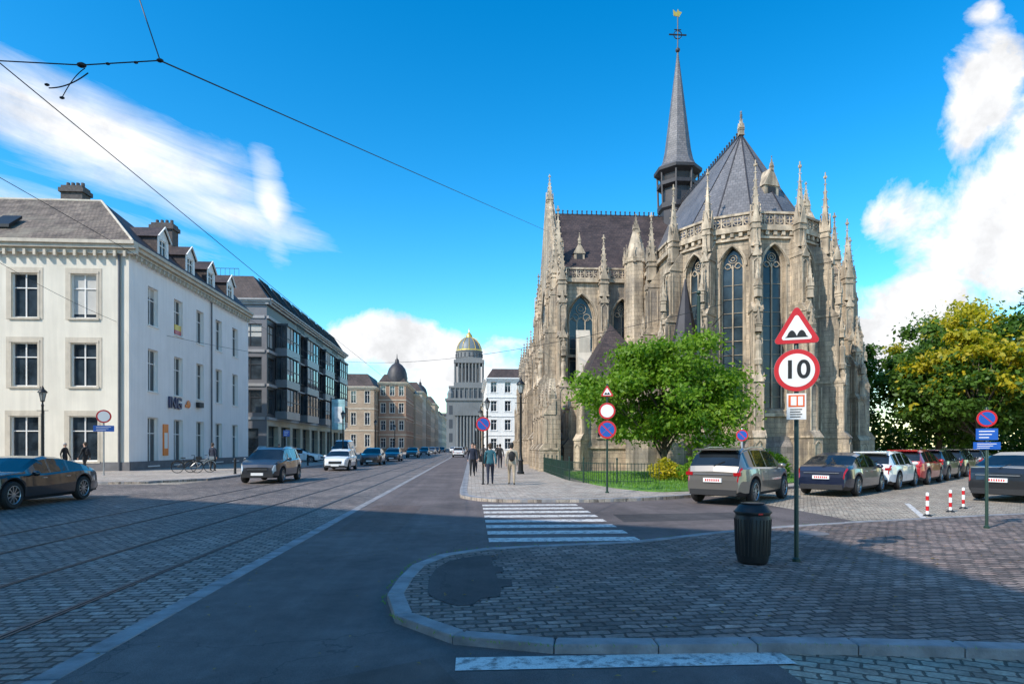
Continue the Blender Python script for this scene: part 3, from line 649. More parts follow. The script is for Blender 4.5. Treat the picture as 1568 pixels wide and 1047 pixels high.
W.box(cx-12.5,cx+12.5,yc-12.5,yc+12.5,70,72.6); W.box(cx-11,cx+11,yc-11,yc+11,72.6,74.5)
W.lathe(cx,yc,[(11,74.5),(10.8,80),(11.4,80.2),(11.4,81)],24)
for i in range(20): a=i*math.pi/10; Dk.box(cx+10.95*math.cos(a)-.5,cx+10.95*math.cos(a)+.5,yc+10.95*math.sin(a)-.2,yc+10.95*math.sin(a)+.2,75.6,79)
Dm=e.p('dome',simple('dome_copper',(.13,.16,.18),.5,var=.1,scale=.2),True)
Dm.lathe(cx,yc,[(10.6,81),(10.2,84),(8.8,87.5),(6.4,90.5),(3.6,92.4),(2.2,93)],24)
G_=e.p('gold_lantern',GOLD,True); G_.lathe(cx,yc,[(2.8,92.6),(2.6,94.5),(1.6,96),(.5,97.2),(.15,101)],12)
for i in range(12):
    a=i*math.pi/6; e.p('dome_ribs',GOLD).tube([(cx+r*math.cos(a),yc+r*math.sin(a),z) for r,z in ((10.6,81.4),(10.3,84),(8.9,87.5),(6.5,90.6),(3.7,92.5))],.34,4)
e.p('dome_ribs',GOLD).lathe(cx,yc,[(11.,81),(10.9,82)],24)
e.done()
# ============================================================ CHURCH
e=Ent('gothic_church'); CX=17.3;CY=39.3;RA=4.6;ZE=14.2
def av(a,r=RA): a=R(a); return (CX+r*math.sin(a),CY-r*math.cos(a))
angs=[-90,-75,-45,-15,15,45,75,90]
V=[av(a) for a in angs]; V[0]=(12.75,CY); V[-1]=(21.85,CY)
for i in range(1,6):
    a=Vector(V[i]);b=Vector(V[i+1]); L=(b-a).length; t=(b-a)/L; e.fr(a.x,a.y,0,t.y,-t.x)
    gothic(e,'apse_walls',0,L,2.2,ZE,L/2,1.42,3.7,12.0,dep=.4,mull=1)
    Bp=e.p('plinth',STONED); Bp.extr([(-.5,0),(.38,0),(.38,1.6),(.12,2.0),(.12,2.2),(-.5,2.2)],'x',-.05,L+.05)
    T=e.p('string_courses',STONE2); T.box(0,L,-.05,.16,3.35,3.52); T.box(0,L,-.05,.22,ZE-.25,ZE); T.box(0,L,-.05,.14,ZE-.7,ZE-.58)
    for k in range(5): T.box(L*(k+.5)/5-.1,L*(k+.5)/5+.1,0,.17,ZE-.5,ZE-.28)
for x,s in ((12.75,-1),(21.85,1)):
    ya,yb=V[1][1],46.
    for k in range(2):
        y0=ya+(yb-ya)*k/2; y1=ya+(yb-ya)*(k+1)/2
        if s<0: e.fr(x,y1,0,-1,0)
        else: e.fr(x,y0,0,1,0)
        L=y1-y0; gothic(e,'choir_walls',0,L,0,ZE,L/2,1.9,3.7,11.6,dep=.4,mull=2)
        T.box(0,L,-.05,.22,ZE-.25,ZE); T.box(0,L,-.05,.16,3.35,3.5); e.p('plinth',STONED).box(0,L,-.1,.35,0,2.)
e.world()
st=[(0,2.1,1.75),(2.1,5.3,1.45),(5.3,9.2,1.15),(9.2,12.4,.8)]
for a in (-75,-45,-15,15,45,75):
    x,y=av(a); nx,ny=math.sin(R(a)),-math.cos(R(a)); buttress(e,x,y,nx,ny,st,w=.64,pin=(12.9,4.9,.42),niche=(6.4,1.1))
    pinnacle(e.p('pinnacles',STONE2),x+nx*1.15,y+ny*1.15,9.9,2.3,.3,rot=-R(a),n=4)
for y in (42.1,45.2): buttress(e,12.75,y,-1,0,st,w=.75,pin=(12.9,4.7,.5),niche=(6.4,1.1)); buttress(e,21.85,y,1,0,st,w=.75,pin=(12.9,4.7,.5))
for i in range(1,6): balustrade(e,V[i],V[i+1],ZE)
balustrade(e,(12.75,46),V[1],ZE); balustrade(e,V[6],(21.85,46),ZE)
Rf=e.p('choir_roof',SLATEL); ZA=21.7
vin=[av(a,RA-.25) for a in (-75,-45,-15,15,45,75)]
for a,b in zip(vin[:-1],vin[1:]): Rf.poly([(a[0],a[1],ZE+.1),(b[0],b[1],ZE+.1),(CX,CY,ZA)])
Rf.poly([(vin[0][0],vin[0][1],ZE+.1),(CX,CY,ZA),(CX,52,ZA),(12.95,52,ZE+.1)]); Rf.poly([(vin[-1][0],vin[-1][1],ZE+.1),(21.65,52,ZE+.1),(CX,52,ZA),(CX,CY,ZA)])
e.p('gutter_floor',LEADR).poly([(p[0],p[1],ZE+.05) for p in V[1:7]]+[(21.85,46,ZE+.05),(12.75,46,ZE+.05)])
Cr=e.p('ridge_crest',LEADR)
for v in vin: Cr.tube([(v[0],v[1],ZE+.1),(CX,CY,ZA)],.05,4)
def crest(x0,y0,x1,y1,z):
    n=int(math.hypot(x1-x0,y1-y0)/.4); Cr.tube([(x0,y0,z),(x1,y1,z)],.07,4)
    for k in range(n):
        t=(k+.5)/n; x=x0+(x1-x0)*t; y=y0+(y1-y0)*t; Cr.cone([(x-.07,y-.07),(x+.07,y-.07),(x+.07,y+.07),(x-.07,y+.07)],z,(x,y,z+.42)); Cr.ball((x,y,z+.3),.08,n=5,m=4)
crest(CX,CY,CX,51,ZA)
Gd=e.p('gilded_finials',GOLD); Cr.tube([(CX,CY,ZA-.2),(CX,CY,ZA+1.3)],.08,5); pinnacle(e.p('pinnacles',STONE2),CX,CY,ZA-.1,1.6,.3,n=3)
def dormer(x,y,z,nx,ny,w=.9,h=1.2):
    e.fr(x,y,z,nx,ny); Dm=e.p('roof_dormers',STONE2); Dm.box(-w/2,w/2,-1.2,0,0,h); Dm.extr([(-w/2-.08,h),(w/2+.08,h),(0,h+w*1.1)],'y',-1.3,.06)
    e.p('dormer_louvres',DARK).box(-w*.28,w*.28,0,.03,.15,h*.95); pinnacle(Dm,0,0,h+w*.9,.9,.18,n=2); e.world()
dormer(18.0,36.6,16.0,.25,-1,1.0,1.3); dormer(8.3,47.9,15.6,0,-1,.8,.9)
TX0=6.5;TX1=28.6;TY0=46.;TY1=58.;ZT=14.0;ZR=21.
def transept_front(xa,xb,wins):
    e.fr(xa,TY0,0,0,-1); xs=0
    for (x1,xc,w,spr) in wins:
        gothic(e,'transept_walls',xs,x1-xa,0,ZT,xc-xa,w,5.2,spr,dep=.45,mull=2 if w>1.5 else 1); xs=x1-xa
    L=xb-xa; T.box(0,L,-.05,.22,ZT-.25,ZT); T.box(0,L,-.05,.16,8.2,8.4); e.p('plinth',STONED).box(0,L,-.1,.35,0,2.); e.world()
transept_front(TX0,12.75,[(9.7,8.15,2.2,11.0),(12.75,11.2,1.5,11.3)])
transept_front(21.85,TX1,[(25.2,23.6,2.0,11.2),(TX1,26.9,2.0,11.2)])
balustrade(e,(TX0,TY0),(12.75,TY0),ZT); balustrade(e,(21.85,TY0),(TX1,TY0),ZT)
stt=[(0,2.2,1.6),(2.2,6.0,1.3),(6.0,9.6,1.0),(9.6,12.2,.7)]
for x in (6.6,9.7): buttress(e,x,TY0,0,-1,stt,w=.8,pin=(12.6,4.3 if x<8 else 4.6,.4),niche=(6.6,1.0))
for x in (25.2,28.3): buttress(e,x,TY0,0,-1,stt,w=.8,pin=(12.6,6.2,.4),niche=(6.6,1.0))
for gx,s in ((TX0,-1),(TX1,1)):
    G=e.p('gable_walls',STONE)
    G.extr([(TY0,0),(TY1,0),(TY1,ZT),(52,ZR+1.0),(TY0,ZT)],'x',gx-.35,gx+.35)
    Gw=e.p('gable_window',GLB); 
    A=arch(6,9.5,8); Gw.poly([(gx+s*.36,52+x,z) for x,z in [(-3,5)]+A+[(3,5)]])
    for k in range(6): e.p('tracery',STONE2).box(gx+s*.3-.1,gx+s*.3+.18*s,52-2.5+k*1-.05,52-2.5+k*1+.05,5,11.5)
    e.p('tracery',STONE2).tube([(gx+s*.4,52+x,z) for x,z in [(-3,5)]+A+[(3,5)]],.12,4)
    for y in (TY0+.2,49,55,TY1-.2): buttress(e,gx,y,s,0,[(0,2.2,2.0),(2.2,6.2,1.6),(6.2,10,1.1),(10,12.8,.7)],w=.8,pin=(13.2,4.4,.3),niche=(6.6,1.2))
    for t in np.linspace(.08,.92,10):
        for sg in (-1,1):
            y=52+sg*6*(1-t); z=ZT+(ZR+1.-ZT)*t; pinnacle(e.p('pinnacles',STONE2),gx,y,z-.1,.75,.22,n=2)
    pinnacle(e.p('pinnacles',STONE2),gx,52,ZR+.3,3.0,.5,n=5)
    e.p('coping',STONE2).tube([(gx,TY0,ZT+.1),(gx,52,ZR+1.1),(gx,TY1,ZT+.1)],.2,4)
    pinnacle(e.p('pinnacles',STONE2),gx+s*-.1,TY0+1.6,ZT+.8,5.2,.65)
Rt=e.p('transept_roof',SLATE)
for sg,ye in ((-1,TY0+.25),(1,TY1-.25)): Rt.poly([(TX0+.3,ye,ZT+.1),(TX1-.3,ye,ZT+.1),(TX1-.3,52,ZR),(TX0+.3,52,ZR)])
crest(TX0+.5,52,TX1-.5,52,ZR)
Fl=e.p('fleche',LEADR); Fs=e.p('fleche_spire',SLATEL); fx,fy=CX+.1,52.
Fl.lathe(fx,fy,[(1.5,19.5),(1.5,21.3),(1.7,21.5),(1.7,21.9),(1.35,22.0),(1.3,23.2),(1.75,23.4),(1.75,23.7),(1.4,23.8),(1.5,24.3),(1.98,24.6),(2.0,24.85)],8,R(22.5))
for k in range(8):
    a=k*math.pi/4; Fl.tube([(fx+1.6*math.cos(a+.39),fy+1.6*math.sin(a+.39),21.5),(fx+1.7*math.cos(a+.39),fy+1.7*math.sin(a+.39),24.5)],.09,5)
Fs.lathe(fx,fy,[(1.98,24.85),(1.5,25.2),(1.25,25.8),(1.08,26.6),(.04,35)],8,R(22.5))
Fl.tube([(fx,fy,34.6),(fx,fy,38)],.05,5); Fl.ball((fx,fy,35.1),.2); 
Cs=e.p('cross',BLACKM); Cs.box(fx-.75,fx+.75,fy-.04,fy+.04,36.35,36.45); Cs.box(fx-.3,fx+.3,fy-.03,fy+.03,36.8,36.86); Cs.tube([(fx+.35*math.cos(t*math.pi/6),fy,36.4+.35*math.sin(t*math.pi/6)) for t in range(12)],.04,4,closed=True)
Gd.extr([(fx-.35,38),(fx+.1,37.9),(fx+.35,38.3),(fx+.15,38.35),(fx,38.55),(fx-.1,38.25),(fx-.4,38.5)],'y',fy-.03,fy+.03)
Tt=e.p('stair_turret',STONE); Tt.lathe(12.1,45.6,[(.85,0),(.85,15.0),(.95,15.1),(.95,15.4)],8,R(22.5)); e.p('turret_spire',STONE2).lathe(12.1,45.6,[(.86,15.4),(.02,18.2)],8,R(22.5)); pinnacle(e.p('pinnacles',STONE2),12.1,45.6,17.2,1.6,.35,n=3)
for k in range(8): a=k*math.pi/4+.39; pinnacle(e.p('pinnacles',STONE2),12.1+.85*math.cos(a),45.6+.85*math.sin(a),15.0,1.4,.18,n=2)
NW=e.p('nave_walls',STONE); NW.box(12.75,21.85,TY1,92,0,ZT); NW.box(7.6,27.4,TY1,90,0,9.5)
e.p('nave_roof',SLATE).extr([(12.6,ZT),(22,ZT),(17.3,ZR)],'y',TY1-1,92); e.p('aisle_roofs',SLATE).extr([(7.6,9.5),(12.75,9.5),(12.75,12.2)],'y',TY1,90)
for k in range(7):
    y=TY1+2.5+k*4.8; buttress(e,7.5,y,-1,0,[(0,2.2,1.6),(2.2,6,1.3),(6,9.,1.0),(9,11.5,.6)],w=.9,pin=(11.6,4.,.4))
    if k<6:
        e.fr(7.6,y+4.8,0,-1,0); e.p('aisle_glass',GLB).poly([(2.4+x,.03,z) for x,z in [(-1.1,3)]+arch(2.2,6.3,6)+[(1.1,3)]]); e.p('tracery',STONE2).tube([(2.4+x,.05,z) for x,z in [(-1.1,3)]+arch(2.2,6.3,6)+[(1.1,3)]],.1,4)
        for q in (-.36,.36): e.p('tracery',STONE2).box(2.4+q-.05,2.4+q+.05,0,.12,3,7.2)
        e.world()
balustrade(e,(7.5,90),(7.5,TY1),9.5)
e.world(); NW.box(22.,28.2,43.6,46,0,7.5); 
for x in (23.8,27.6): buttress(e,x,43.6,0,-1,[(0,2,1.2),(2,5,.9),(5,7.4,.6)],w=.7,pin=(7.4,3.6,.3),niche=(5.2,.7))
balustrade(e,(22,43.6),(28.2,43.6),7.4,.8)
e.world(); LW=e.p('screen_wall',STONE)
LW.box(5.0,5.5,38.6,45.2,0,4.6)
for y in (38.8,41.0,43.2,45.0): buttress(e,5.1,y,-1,0,[(0,1.4,.9),(1.4,3.6,.6)],w=.5,pin=(4.3,1.9,.1)); 
for y in (39.9,42.1,44.1):
    e.fr(5.0,y,0,-1,0); e.p('carving',STONE2).extr([(-.9,4.5),(.9,4.5),(0,6.0)],'y',-.35,.06); e.p('screen_openings',DARK).poly([(x,.02,z) for x,z in [(-.55,1.2)]+arch(1.1,2.9,5)+[(.55,1.2)]]); e.p('tracery',STONE2).tube([(x,.04,z) for x,z in [(-.55,1.2)]+arch(1.1,2.9,5)+[(.55,1.2)]],.07,4)
e.world()
Sx0,Sx1,Sy0,Sy1=7.0,12.4,39.0,45.6
e.fr(Sx0,Sy0,0,0,-1); SW=e.p('sacristy_walls',STONE)
facade(e,SW,0,Sx1-Sx0,0,5.3,[(.9,1.8,2.2,4.3),(3.0,3.9,2.2,4.3)],gm=GLB,fm=STONE2,frm='sacristy_frames',glass='sacristy_glass',tran=.4); T.box(-.1,Sx1-Sx0,-.05,.18,5.1,5.35); T.box(0,Sx1-Sx0,-.05,.1,1.5,1.65)
e.fr(Sx0,Sy1,0,-1,0); facade(e,SW,0,Sy1-Sy0,0,5.3,[(1.2,2.2,2.2,4.3),(4.0,5.,2.2,4.3)],gm=GLB,fm=STONE2,frm='sacristy_frames',glass='sacristy_glass',tran=.4); T.box(0,Sy1-Sy0,-.05,.18,5.1,5.35)
e.world(); Rz=e.p('sacristy_roof',SLATE); Rz.cone([(Sx0-.15,Sy0-.15),(Sx1,Sy0-.15),(Sx1,Sy1),(Sx0-.15,Sy1)],5.35,(9.4,42,9.9))
e.p('sacristy_chimney',TRIM).box(7.6,8.4,44.,44.7,5,9.4); e.p('sacristy_chimney',TRIM).extr([(43.2,6.3),(44.7,6.3),(44.7,10.0)],'x',7.5,8.5)
for x,y in ((7.1,39.1),(12.2,39.1)): buttress(e,x,y,0 if x>8 else -.7,-1 if x>8 else -.7,[(0,2,.8),(2,4.6,.5)],w=.5,pin=(4.6,2.2,.15))
for y in (40.8,43.2,45.4): buttress(e,7.0,y,-1,0,[(0,1.6,1.0),(1.6,4.2,.6)],w=.5,pin=(4.3,2.,.2))
e.p('chapel_walls',STONE).lathe(12.7,36.6,[(1.1,0),(1.1,6.2),(1.2,6.3),(1.2,6.6)],8,R(22.5)); e.p('chapel_spire',LEADR).lathe(12.7,36.6,[(1.15,6.6),(.8,7.6),(.03,11.6)],8,R(22.5))
e.p('chapel_dome',SLATEL,True).lathe(10.6,38.2,[(1.1,5.4),(1.05,6.2),(.8,6.9),(.35,7.3),(.05,7.6)],12); e.p('chapel_walls',STONE).lathe(10.6,38.2,[(1.1,0),(1.1,5.4)],8)
e.done()
# ============================================================ off-frame building left, behind the viewpoint (shades the foreground)
e=Ent('tall_corner_building'); pl=[(-15.2,-4.8),(-34.1,5.9),(-64,5.8),(-64,-40),(-15.8,-40)]
e.p('roof',SLATE).poly([(x,y,24) for x,y in pl]); W=e.p('walls',DSTUCCO)
for i in range(5):
    a=Vector(pl[(i+1)%5]); b=Vector(pl[i]); L=(b-a).length; t=(b-a)/L; e.fr(a.x,a.y,0,t.y,-t.x)
    facade(e,W,0,L,0,24,grid(0,L,max(2,int(L/3.2)),1.4,[(1,3.6),(5.2,7.8),(9.2,11.8),(13.2,15.8),(17.2,19.8)]),trim=e.p('trim',DSTUCCO)); cornice(e.p('trim',DSTUCCO),0,L,23.5,.3,.5)
e.done()
# ============================================================ TREES
def tree(name,x,y,h,rad,zb,nclump,per,ls,mats,seed,tr=.2,lean=0):
    rg=np.random.default_rng(seed); root=bpy.data.objects.new(name,None); COL.objects.link(root)
    zc=(h+zb)/2; rz=(h-zb)/2
    cl=[]
    while len(cl)<nclump:
        d=rg.normal(size=3); d/=np.linalg.norm(d); r=rg.uniform(.35,1.)**.6
        wob=1+.16*math.sin(3*math.atan2(d[1],d[0])+seed)+.12*rg.normal()
        prof=1-.25*max(0,d[2])
        cl.append((d[0]*r*rad*wob*prof,d[1]*r*rad*wob*prof,zc+d[2]*r*rz*min(1.15,wob)))
    cl=np.array(cl)
    en=Ent('tmp'); P=Part(en,BARK); en.M=Matrix.Identity(4)
    top=zb+rz*.7
    P.tube([(x,y,0),(x+.02,y,.3),(x+.05,y,zb+.1),(x+.1,y-.05,top)],tr*1.25,9,tr*.55)
    P.lathe(x,y,[(tr*1.9,0),(tr*1.35,.25),(tr*1.1,.6)],10)
    for k in rg.choice(nclump,min(nclump,26),replace=False):
        c=cl[k]; st=np.array((x+.05,y,zb*.6+rg.uniform(0,1)*(top-zb*.6)*.9)); en_=np.array((x+c[0],y+c[1],c[2])); mid=(st+en_)/2+np.array((rg.normal()*.2,rg.normal()*.2,-.1*rad*.3))
        P.tube([tuple(st),tuple(mid),tuple(en_)],tr*.36,5,tr*.06)
    me=bpy.data.meshes.new('trunk_and_limbs'); me.from_pydata(P.v,[],P.f); me.materials.append(BARK); me.shade_smooth(); o=bpy.data.objects.new('trunk_and_limbs',me); COL.objects.link(o); o.parent=root
    n=nclump*per; cs=np.repeat(cl,per,axis=0); crad=np.repeat(rg.uniform(.12,.25,nclump)*rad,per)
    dd=rg.normal(size=(n,3)); dd/=np.linalg.norm(dd,axis=1,keepdims=True); rr=crad*(.35+.55*np.abs(rg.normal(size=n)))
    c=cs+dd*rr[:,None]*np.array([1.2,1.2,.7]); c[:,0]+=x; c[:,1]+=y
    nrm=dd*.6+rg.normal(size=(n,3))*.6+np.array([0,0,.5]); nrm/=np.linalg.norm(nrm,axis=1,keepdims=True)
    t=np.cross(nrm,rg.normal(size=(n,3))); t/=np.linalg.norm(t,axis=1,keepdims=True); b=np.cross(nrm,t)
    s=ls*rg.uniform(.6,1.3,n)[:,None]
    v=np.stack([c-t*s,c+b*s*.55-nrm*s*.1,c+t*s,c-b*s*.55-nrm*s*.1],axis=1).reshape(-1,3)
    me=bpy.data.meshes.new('foliage'); me.vertices.add(4*n); me.vertices.foreach_set('co',v.ravel()); me.loops.add(4*n); me.loops.foreach_set('vertex_index',np.arange(4*n)); me.polygons.add(n); me.polygons.foreach_set('loop_start',np.arange(n)*4); me.polygons.foreach_set('loop_total',np.full(n,4))
    for m in mats: me.materials.append(m)
    if len(mats)>1:
        mi=((c[:,2]-zb)/(h-zb)+rg.normal(size=n)*.12+np.repeat(rg.normal(size=nclump)*.15,per)>.58).astype(np.int32); me.polygons.foreach_set('material_index',mi)  # upper leaves take the second material, with random scatter
    me.update(); me.validate(); o=bpy.data.objects.new('foliage',me); COL.objects.link(o); o.parent=root
tree('deciduous_tree',9.2,29.6,6.9,3.8,1.5,120,330,.11,[LEAF],3,.16)
park=[(33,58,12.5,5.5,2.4,[LEAFD],11),(39,50,11.5,5,2.6,[LEAFD],12),(45,56,15,6,2.6,[LEAFD,LEAFY],13),(37.5,44,10.3,4.3,2.8,[LEAFD,LEAFY],14),(45,46,13.5,5.6,2.8,[LEAFD],16),(51,62,15,7,2.5,[LEAFD],17),(30,70,13,6,1.5,[LEAFD],18),(57,52,13,6,2.5,[LEAFD],19),(42,38,11.6,4.6,3.2,[LEAFD,LEAFY],21),(36,66,14,6,2,[LEAFD],23)]
for (x,y,h,r,zb,m,s) in park: tree('park_tree',x,y,h,r,zb,80,210,.21,m,s,.24)
def leaves_on(name,mat,gen,n,ls,seed):
    rg=np.random.default_rng(seed); c=gen(rg,n); nrm=rg.normal(size=(n,3)); nrm[:,2]+=.4; nrm/=np.linalg.norm(nrm,axis=1,keepdims=True); t=np.cross(nrm,rg.normal(size=(n,3))); t/=np.linalg.norm(t,axis=1,keepdims=True); b=np.cross(nrm,t); s=ls*rg.uniform(.6,1.3,n)[:,None]
    v=np.stack([c-t*s,c+b*s*.6,c+t*s,c-b*s*.6],axis=1).reshape(-1,3); me=bpy.data.meshes.new(name); me.from_pydata(v.tolist(),[],np.arange(4*n).reshape(-1,4).tolist()); me.materials.append(mat); o=bpy.data.objects.new(name,me); COL.objects.link(o); return o
def hedge(rg,n):
    x=rg.uniform(26,80,n); y=68+rg.normal(size=n)*1.5+(x-26)*-.12; z=np.abs(rg.uniform(0,1,n))*(4.4+1.2*np.sin(x*.9)); return np.stack([x,y,z],1)
leaves_on('hedge',LEAFD,hedge,15000,.3,5)
def bsh(cx,cy,r,h):
    def g(rg,n):
        d=rg.normal(size=(n,3)); d/=np.linalg.norm(d,axis=1,keepdims=True); k=rg.uniform(.6,1.1,n)[:,None]*(1+.2*np.sin(5*d[:,:1]+3*d[:,2:3])); c=d*k*np.array([r,r,h*.5]); c[:,2]=np.abs(c[:,2]+h*.5)*.95+.14; c[:,0]+=cx; c[:,1]+=cy; return c
    return g
leaves_on('shrub',LEAF,bsh(9.5,25.4,.8,1.1),1400,.07,6); leaves_on('shrub',LEAFY,bsh(8.7,27.5,.7,1.0),1100,.07,7); leaves_on('shrub',LEAF,bsh(14.5,29.5,.9,1.3),1200,.08,8); leaves_on('shrub',LEAFD,bsh(12.6,27.8,.8,1.4),1200,.08,9)
# ============================================================ CARS
def interp(pts,x):
    if x<=pts[0][0]: return pts[0][1]
    for (a,b),(c,d) in zip(pts[:-1],pts[1:]):
        if x<=c:
            t=(x-a)/(c-a); return b+(d-b)*t
    return pts[-1][1]
CT={
'suv':dict(top=[(-.5,.44),(-.494,.58),(-.478,.68),(-.42,.90),(-.385,.96),(-.3,.995),(-.1,1.0),(.06,.98),(.12,.93),(.27,.655),(.42,.59),(.475,.52),(.495,.44),(.5,.36)],belt=[(-.5,.44),(-.49,.58),(-.47,.655),(-.3,.66),(.1,.63),(.27,.635),(.42,.575),(.475,.5),(.5,.35)],sg=[(-.40,-.27),(-.255,-.075),(-.055,.15)],ws=(.12,.27),rg=(-.478,-.405)),
'sedan':dict(top=[(-.5,.44),(-.492,.58),(-.47,.68),(-.37,.72),(-.22,.93),(-.1,.995),(.0,1.),(.08,.95),(.24,.69),(.42,.61),(.475,.53),(.495,.44),(.5,.34)],belt=[(-.5,.44),(-.49,.57),(-.46,.655),(-.35,.67),(.1,.64),(.24,.66),(.42,.59),(.475,.5),(.5,.33)],sg=[(-.30,-.22),(-.205,-.045),(-.025,.13)],ws=(.08,.24),rg=(-.37,-.22)),
'sport':dict(top=[(-.5,.40),(-.492,.56),(-.465,.66),(-.4,.72),(-.25,.88),(-.12,.975),(-.02,1.),(.06,.96),(.22,.70),(.40,.645),(.465,.55),(.49,.44),(.5,.32)],belt=[(-.5,.40),(-.49,.55),(-.46,.64),(-.3,.70),(.05,.645),(.22,.66),(.32,.655),(.40,.62),(.465,.52),(.5,.31)],sg=[(-.30,-.165),(-.15,-.0),(.015,.12)],ws=(.06,.22),rg=(-.4,-.25)),
'hatch':dict(top=[(-.5,.44),(-.494,.58),(-.475,.68),(-.43,.88),(-.39,.955),(-.28,.99),(-.08,1.),(.06,.975),(.13,.9),(.30,.66),(.43,.57),(.48,.49),(.5,.36)],belt=[(-.5,.44),(-.49,.57),(-.47,.645),(-.3,.65),(.1,.62),(.30,.635),(.43,.555),(.48,.47),(.5,.35)],sg=[(-.40,-.27),(-.25,-.075),(-.055,.16)],ws=(.13,.30),rg=(-.475,-.41)),
'van':dict(top=[(-.5,.3),(-.496,.8),(-.48,.97),(-.3,1.),(.1,1.),(.2,.985),(.25,.94),(.39,.6),(.46,.5),(.49,.42),(.5,.3)],belt=[(-.5,.3),(-.49,.56),(-.3,.56),(.2,.56),(.39,.585),(.46,.48),(.5,.3)],sg=[(.06,.26)],ws=(.25,.39),rg=(-.4961,-.4959)),
}
def car(name,kind,x,y,az,paintm,L=4.4,W=1.82,H=1.5,wr=.33,dark_trim=True):
    e=Ent(name); e.place(x,y,.012,az); c=CT[kind]
    P=e.p('body',paintm,True); G=e.p('windows',CGL,True); K=e.p('lower_trim',CPL,True); TL=e.p('tail_lamps',TAIL,True); HL=e.p('head_lamps',HEAD,True); SE=e.p('seams',DARK)
    wf=.305*L; wb=-.295*L; Ra=wr+.06; z0=.24 if kind=='suv' else .19
    keys=[-.5,.5]+[p[0] for p in c['top']]+[q for s in c['sg'] for q in s]+list(c['ws'])+list(c['rg'])+[-.46,.455]
    seam=[.165,-.065,-.262] if kind!='van' else [.05,.24]
    S=set(round(k*L,4) for k in keys)|set(round(-L/2+L*i/44,4) for i in range(45))
    for wx in (wf,wb):
        for i in range(-6,7): S.add(round(wx+Ra*math.sin(i*math.pi/12),4))
    for s in seam: S.add(round(s*L,4)); S.add(round(s*L+.012,4))
    xs=[]
    for v in sorted(S):
        if not xs or v-xs[-1]>.011: xs.append(v)
    rings=[];info=[]
    for X in xs:
        t=X/L; zt=interp(c['top'],t)*H; zb=min(interp(c['belt'],t)*H,zt-.015); cab=zt-zb
        w=W/2*(1-.16*abs(2*t)**7-.05*abs(2*t)**2)
        if t>.3: w-= .06*((t-.3)/.2)**2
        zl=z0
        if abs(t)>.44: zl=z0+.08*((abs(t)-.44)/.06)
        ar=0
        for wx in (wf,wb):
            if abs(X-wx)<Ra-1e-4: ar=wr+math.sqrt(Ra*Ra-(X-wx)**2)
        zl=max(zl,ar); z3=max(zl+.05,zl*.4+zb*.6-.06); z2=zl+min(.1,.3*(z3-zl)); 
        inset=min(.30*cab,.2)
        wr6=w*.93-inset-(.02 if cab>.1 else .0)
        pts=[(0,zl),(w*.86,zl),(w*.965 if not ar else w*.99,z2),(w,z3),(w*.975,zb-.05),(w*.93,zb),(wr6,zb+(cab)*.86),(wr6*.8,zt-.004 if cab>.05 else zt-.01),(0,zt+.012)]
        rings.append(pts); info.append((t,cab))
    nr=9
    for sgn in (1,-1):
        for k in range(len(xs)-1):
            t=(xs[k]+xs[k+1])/2/L; cab=min(info[k][1],info[k+1][1])
            isseam=any(abs(xs[k]-round(s*L,4))<.002 for s in seam)
            for j in range(nr-1):
                q=[(sgn*rings[k][j][0],xs[k],rings[k][j][1]),(sgn*rings[k+1][j][0],xs[k+1],rings[k+1][j][1]),(sgn*rings[k+1][j+1][0],xs[k+1],rings[k+1][j+1][1]),(sgn*rings[k][j+1][0],xs[k],rings[k][j+1][1])]
                if sgn<0: q=q[::-1]
                tgt=P
                if j==0 or (j==1): tgt=K
                if j==5 and any(a<=t<=b for a,b in c['sg']): tgt=G
                if j in(6,7) and (c['ws'][0]<t<c['ws'][1] or c['rg'][0]<t<c['rg'][1]): tgt=G
                if j==5 and (c['rg'][0]<t<c['rg'][0]+.02): tgt=P
                if j ==4 and t<-.455 : tgt=TL
                if j in (3,4) and .452<t<.485: tgt=HL
                if isseam and 1<j<5 and abs(t)<.3: tgt=SE
                tgt.add(q,[(0,1,2,3)])
    for k,s in ((0,1),(len(xs)-1,-1)):
        pts=[(a,xs[k],b) for a,b in rings[k]]+[(-a,xs[k],b) for a,b in rings[k][::-1] if a>0]
        P.poly(pts if s>0 else pts[::-1])
    K.box(-W*.36,W*.36,-L/2-.03,-L/2+.1,z0+.04,z0+.2); K.box(-W*.37,W*.37,L/2-.1,L/2+.02,z0+.04,z0+.17)
    hz=.43*H
    e.p('grille',BLACKM).box(-W*.24,W*.24,L/2-.09,L/2+.012,hz-.16,hz+.02); 
    e.p('chrome',RIM).box(-W*.24,W*.24,L/2-.05,L/2+.02,hz-.075,hz-.06); e.p('chrome',RIM).box(-W*.3,W*.3,-L/2-.012,-L/2+.05,.53*H,.545*H)
    e.p('number_plates',WHITE).box(-.26,.26,-L/2-.04,-L/2+.02,.40*H,.40*H+.115); e.p('number_plates',WHITE).box(-.26,.26,L/2-.02,L/2+.032,z0+.12,z0+.235)
    for q in range(7): e.p('plate_characters',RED).box(-.2+q*.06,-.165+q*.06,-L/2-.042,-L/2-.0,.40*H+.025,.40*H+.09)
    if kind in('suv','hatch'):
        for s in (-1,1): TL.box(s*W*.37-.10,s*W*.37+.10,-L/2-.006,-L/2+.1,.515*H,.575*H)
        for s in (-1,1):
            if kind=='suv': e.p('roof_rails',RIM).tube([(s*W*.335,-.36*L,H*.955),(s*W*.335,-.2*L,H*1.01),(s*W*.335,.02*L,H*1.005),(s*W*.33,.08*L,H*.95)],.018,5)
        e.p('spoiler',paintm,True).box(-W*.32,W*.32,-.455*L,-.385*L,H*.955,H*.985)
    e.p('wiper',BLACKM).tube([(0,-.482*L,.68*H),(.28,-.462*L,.76*H)],.012,4)
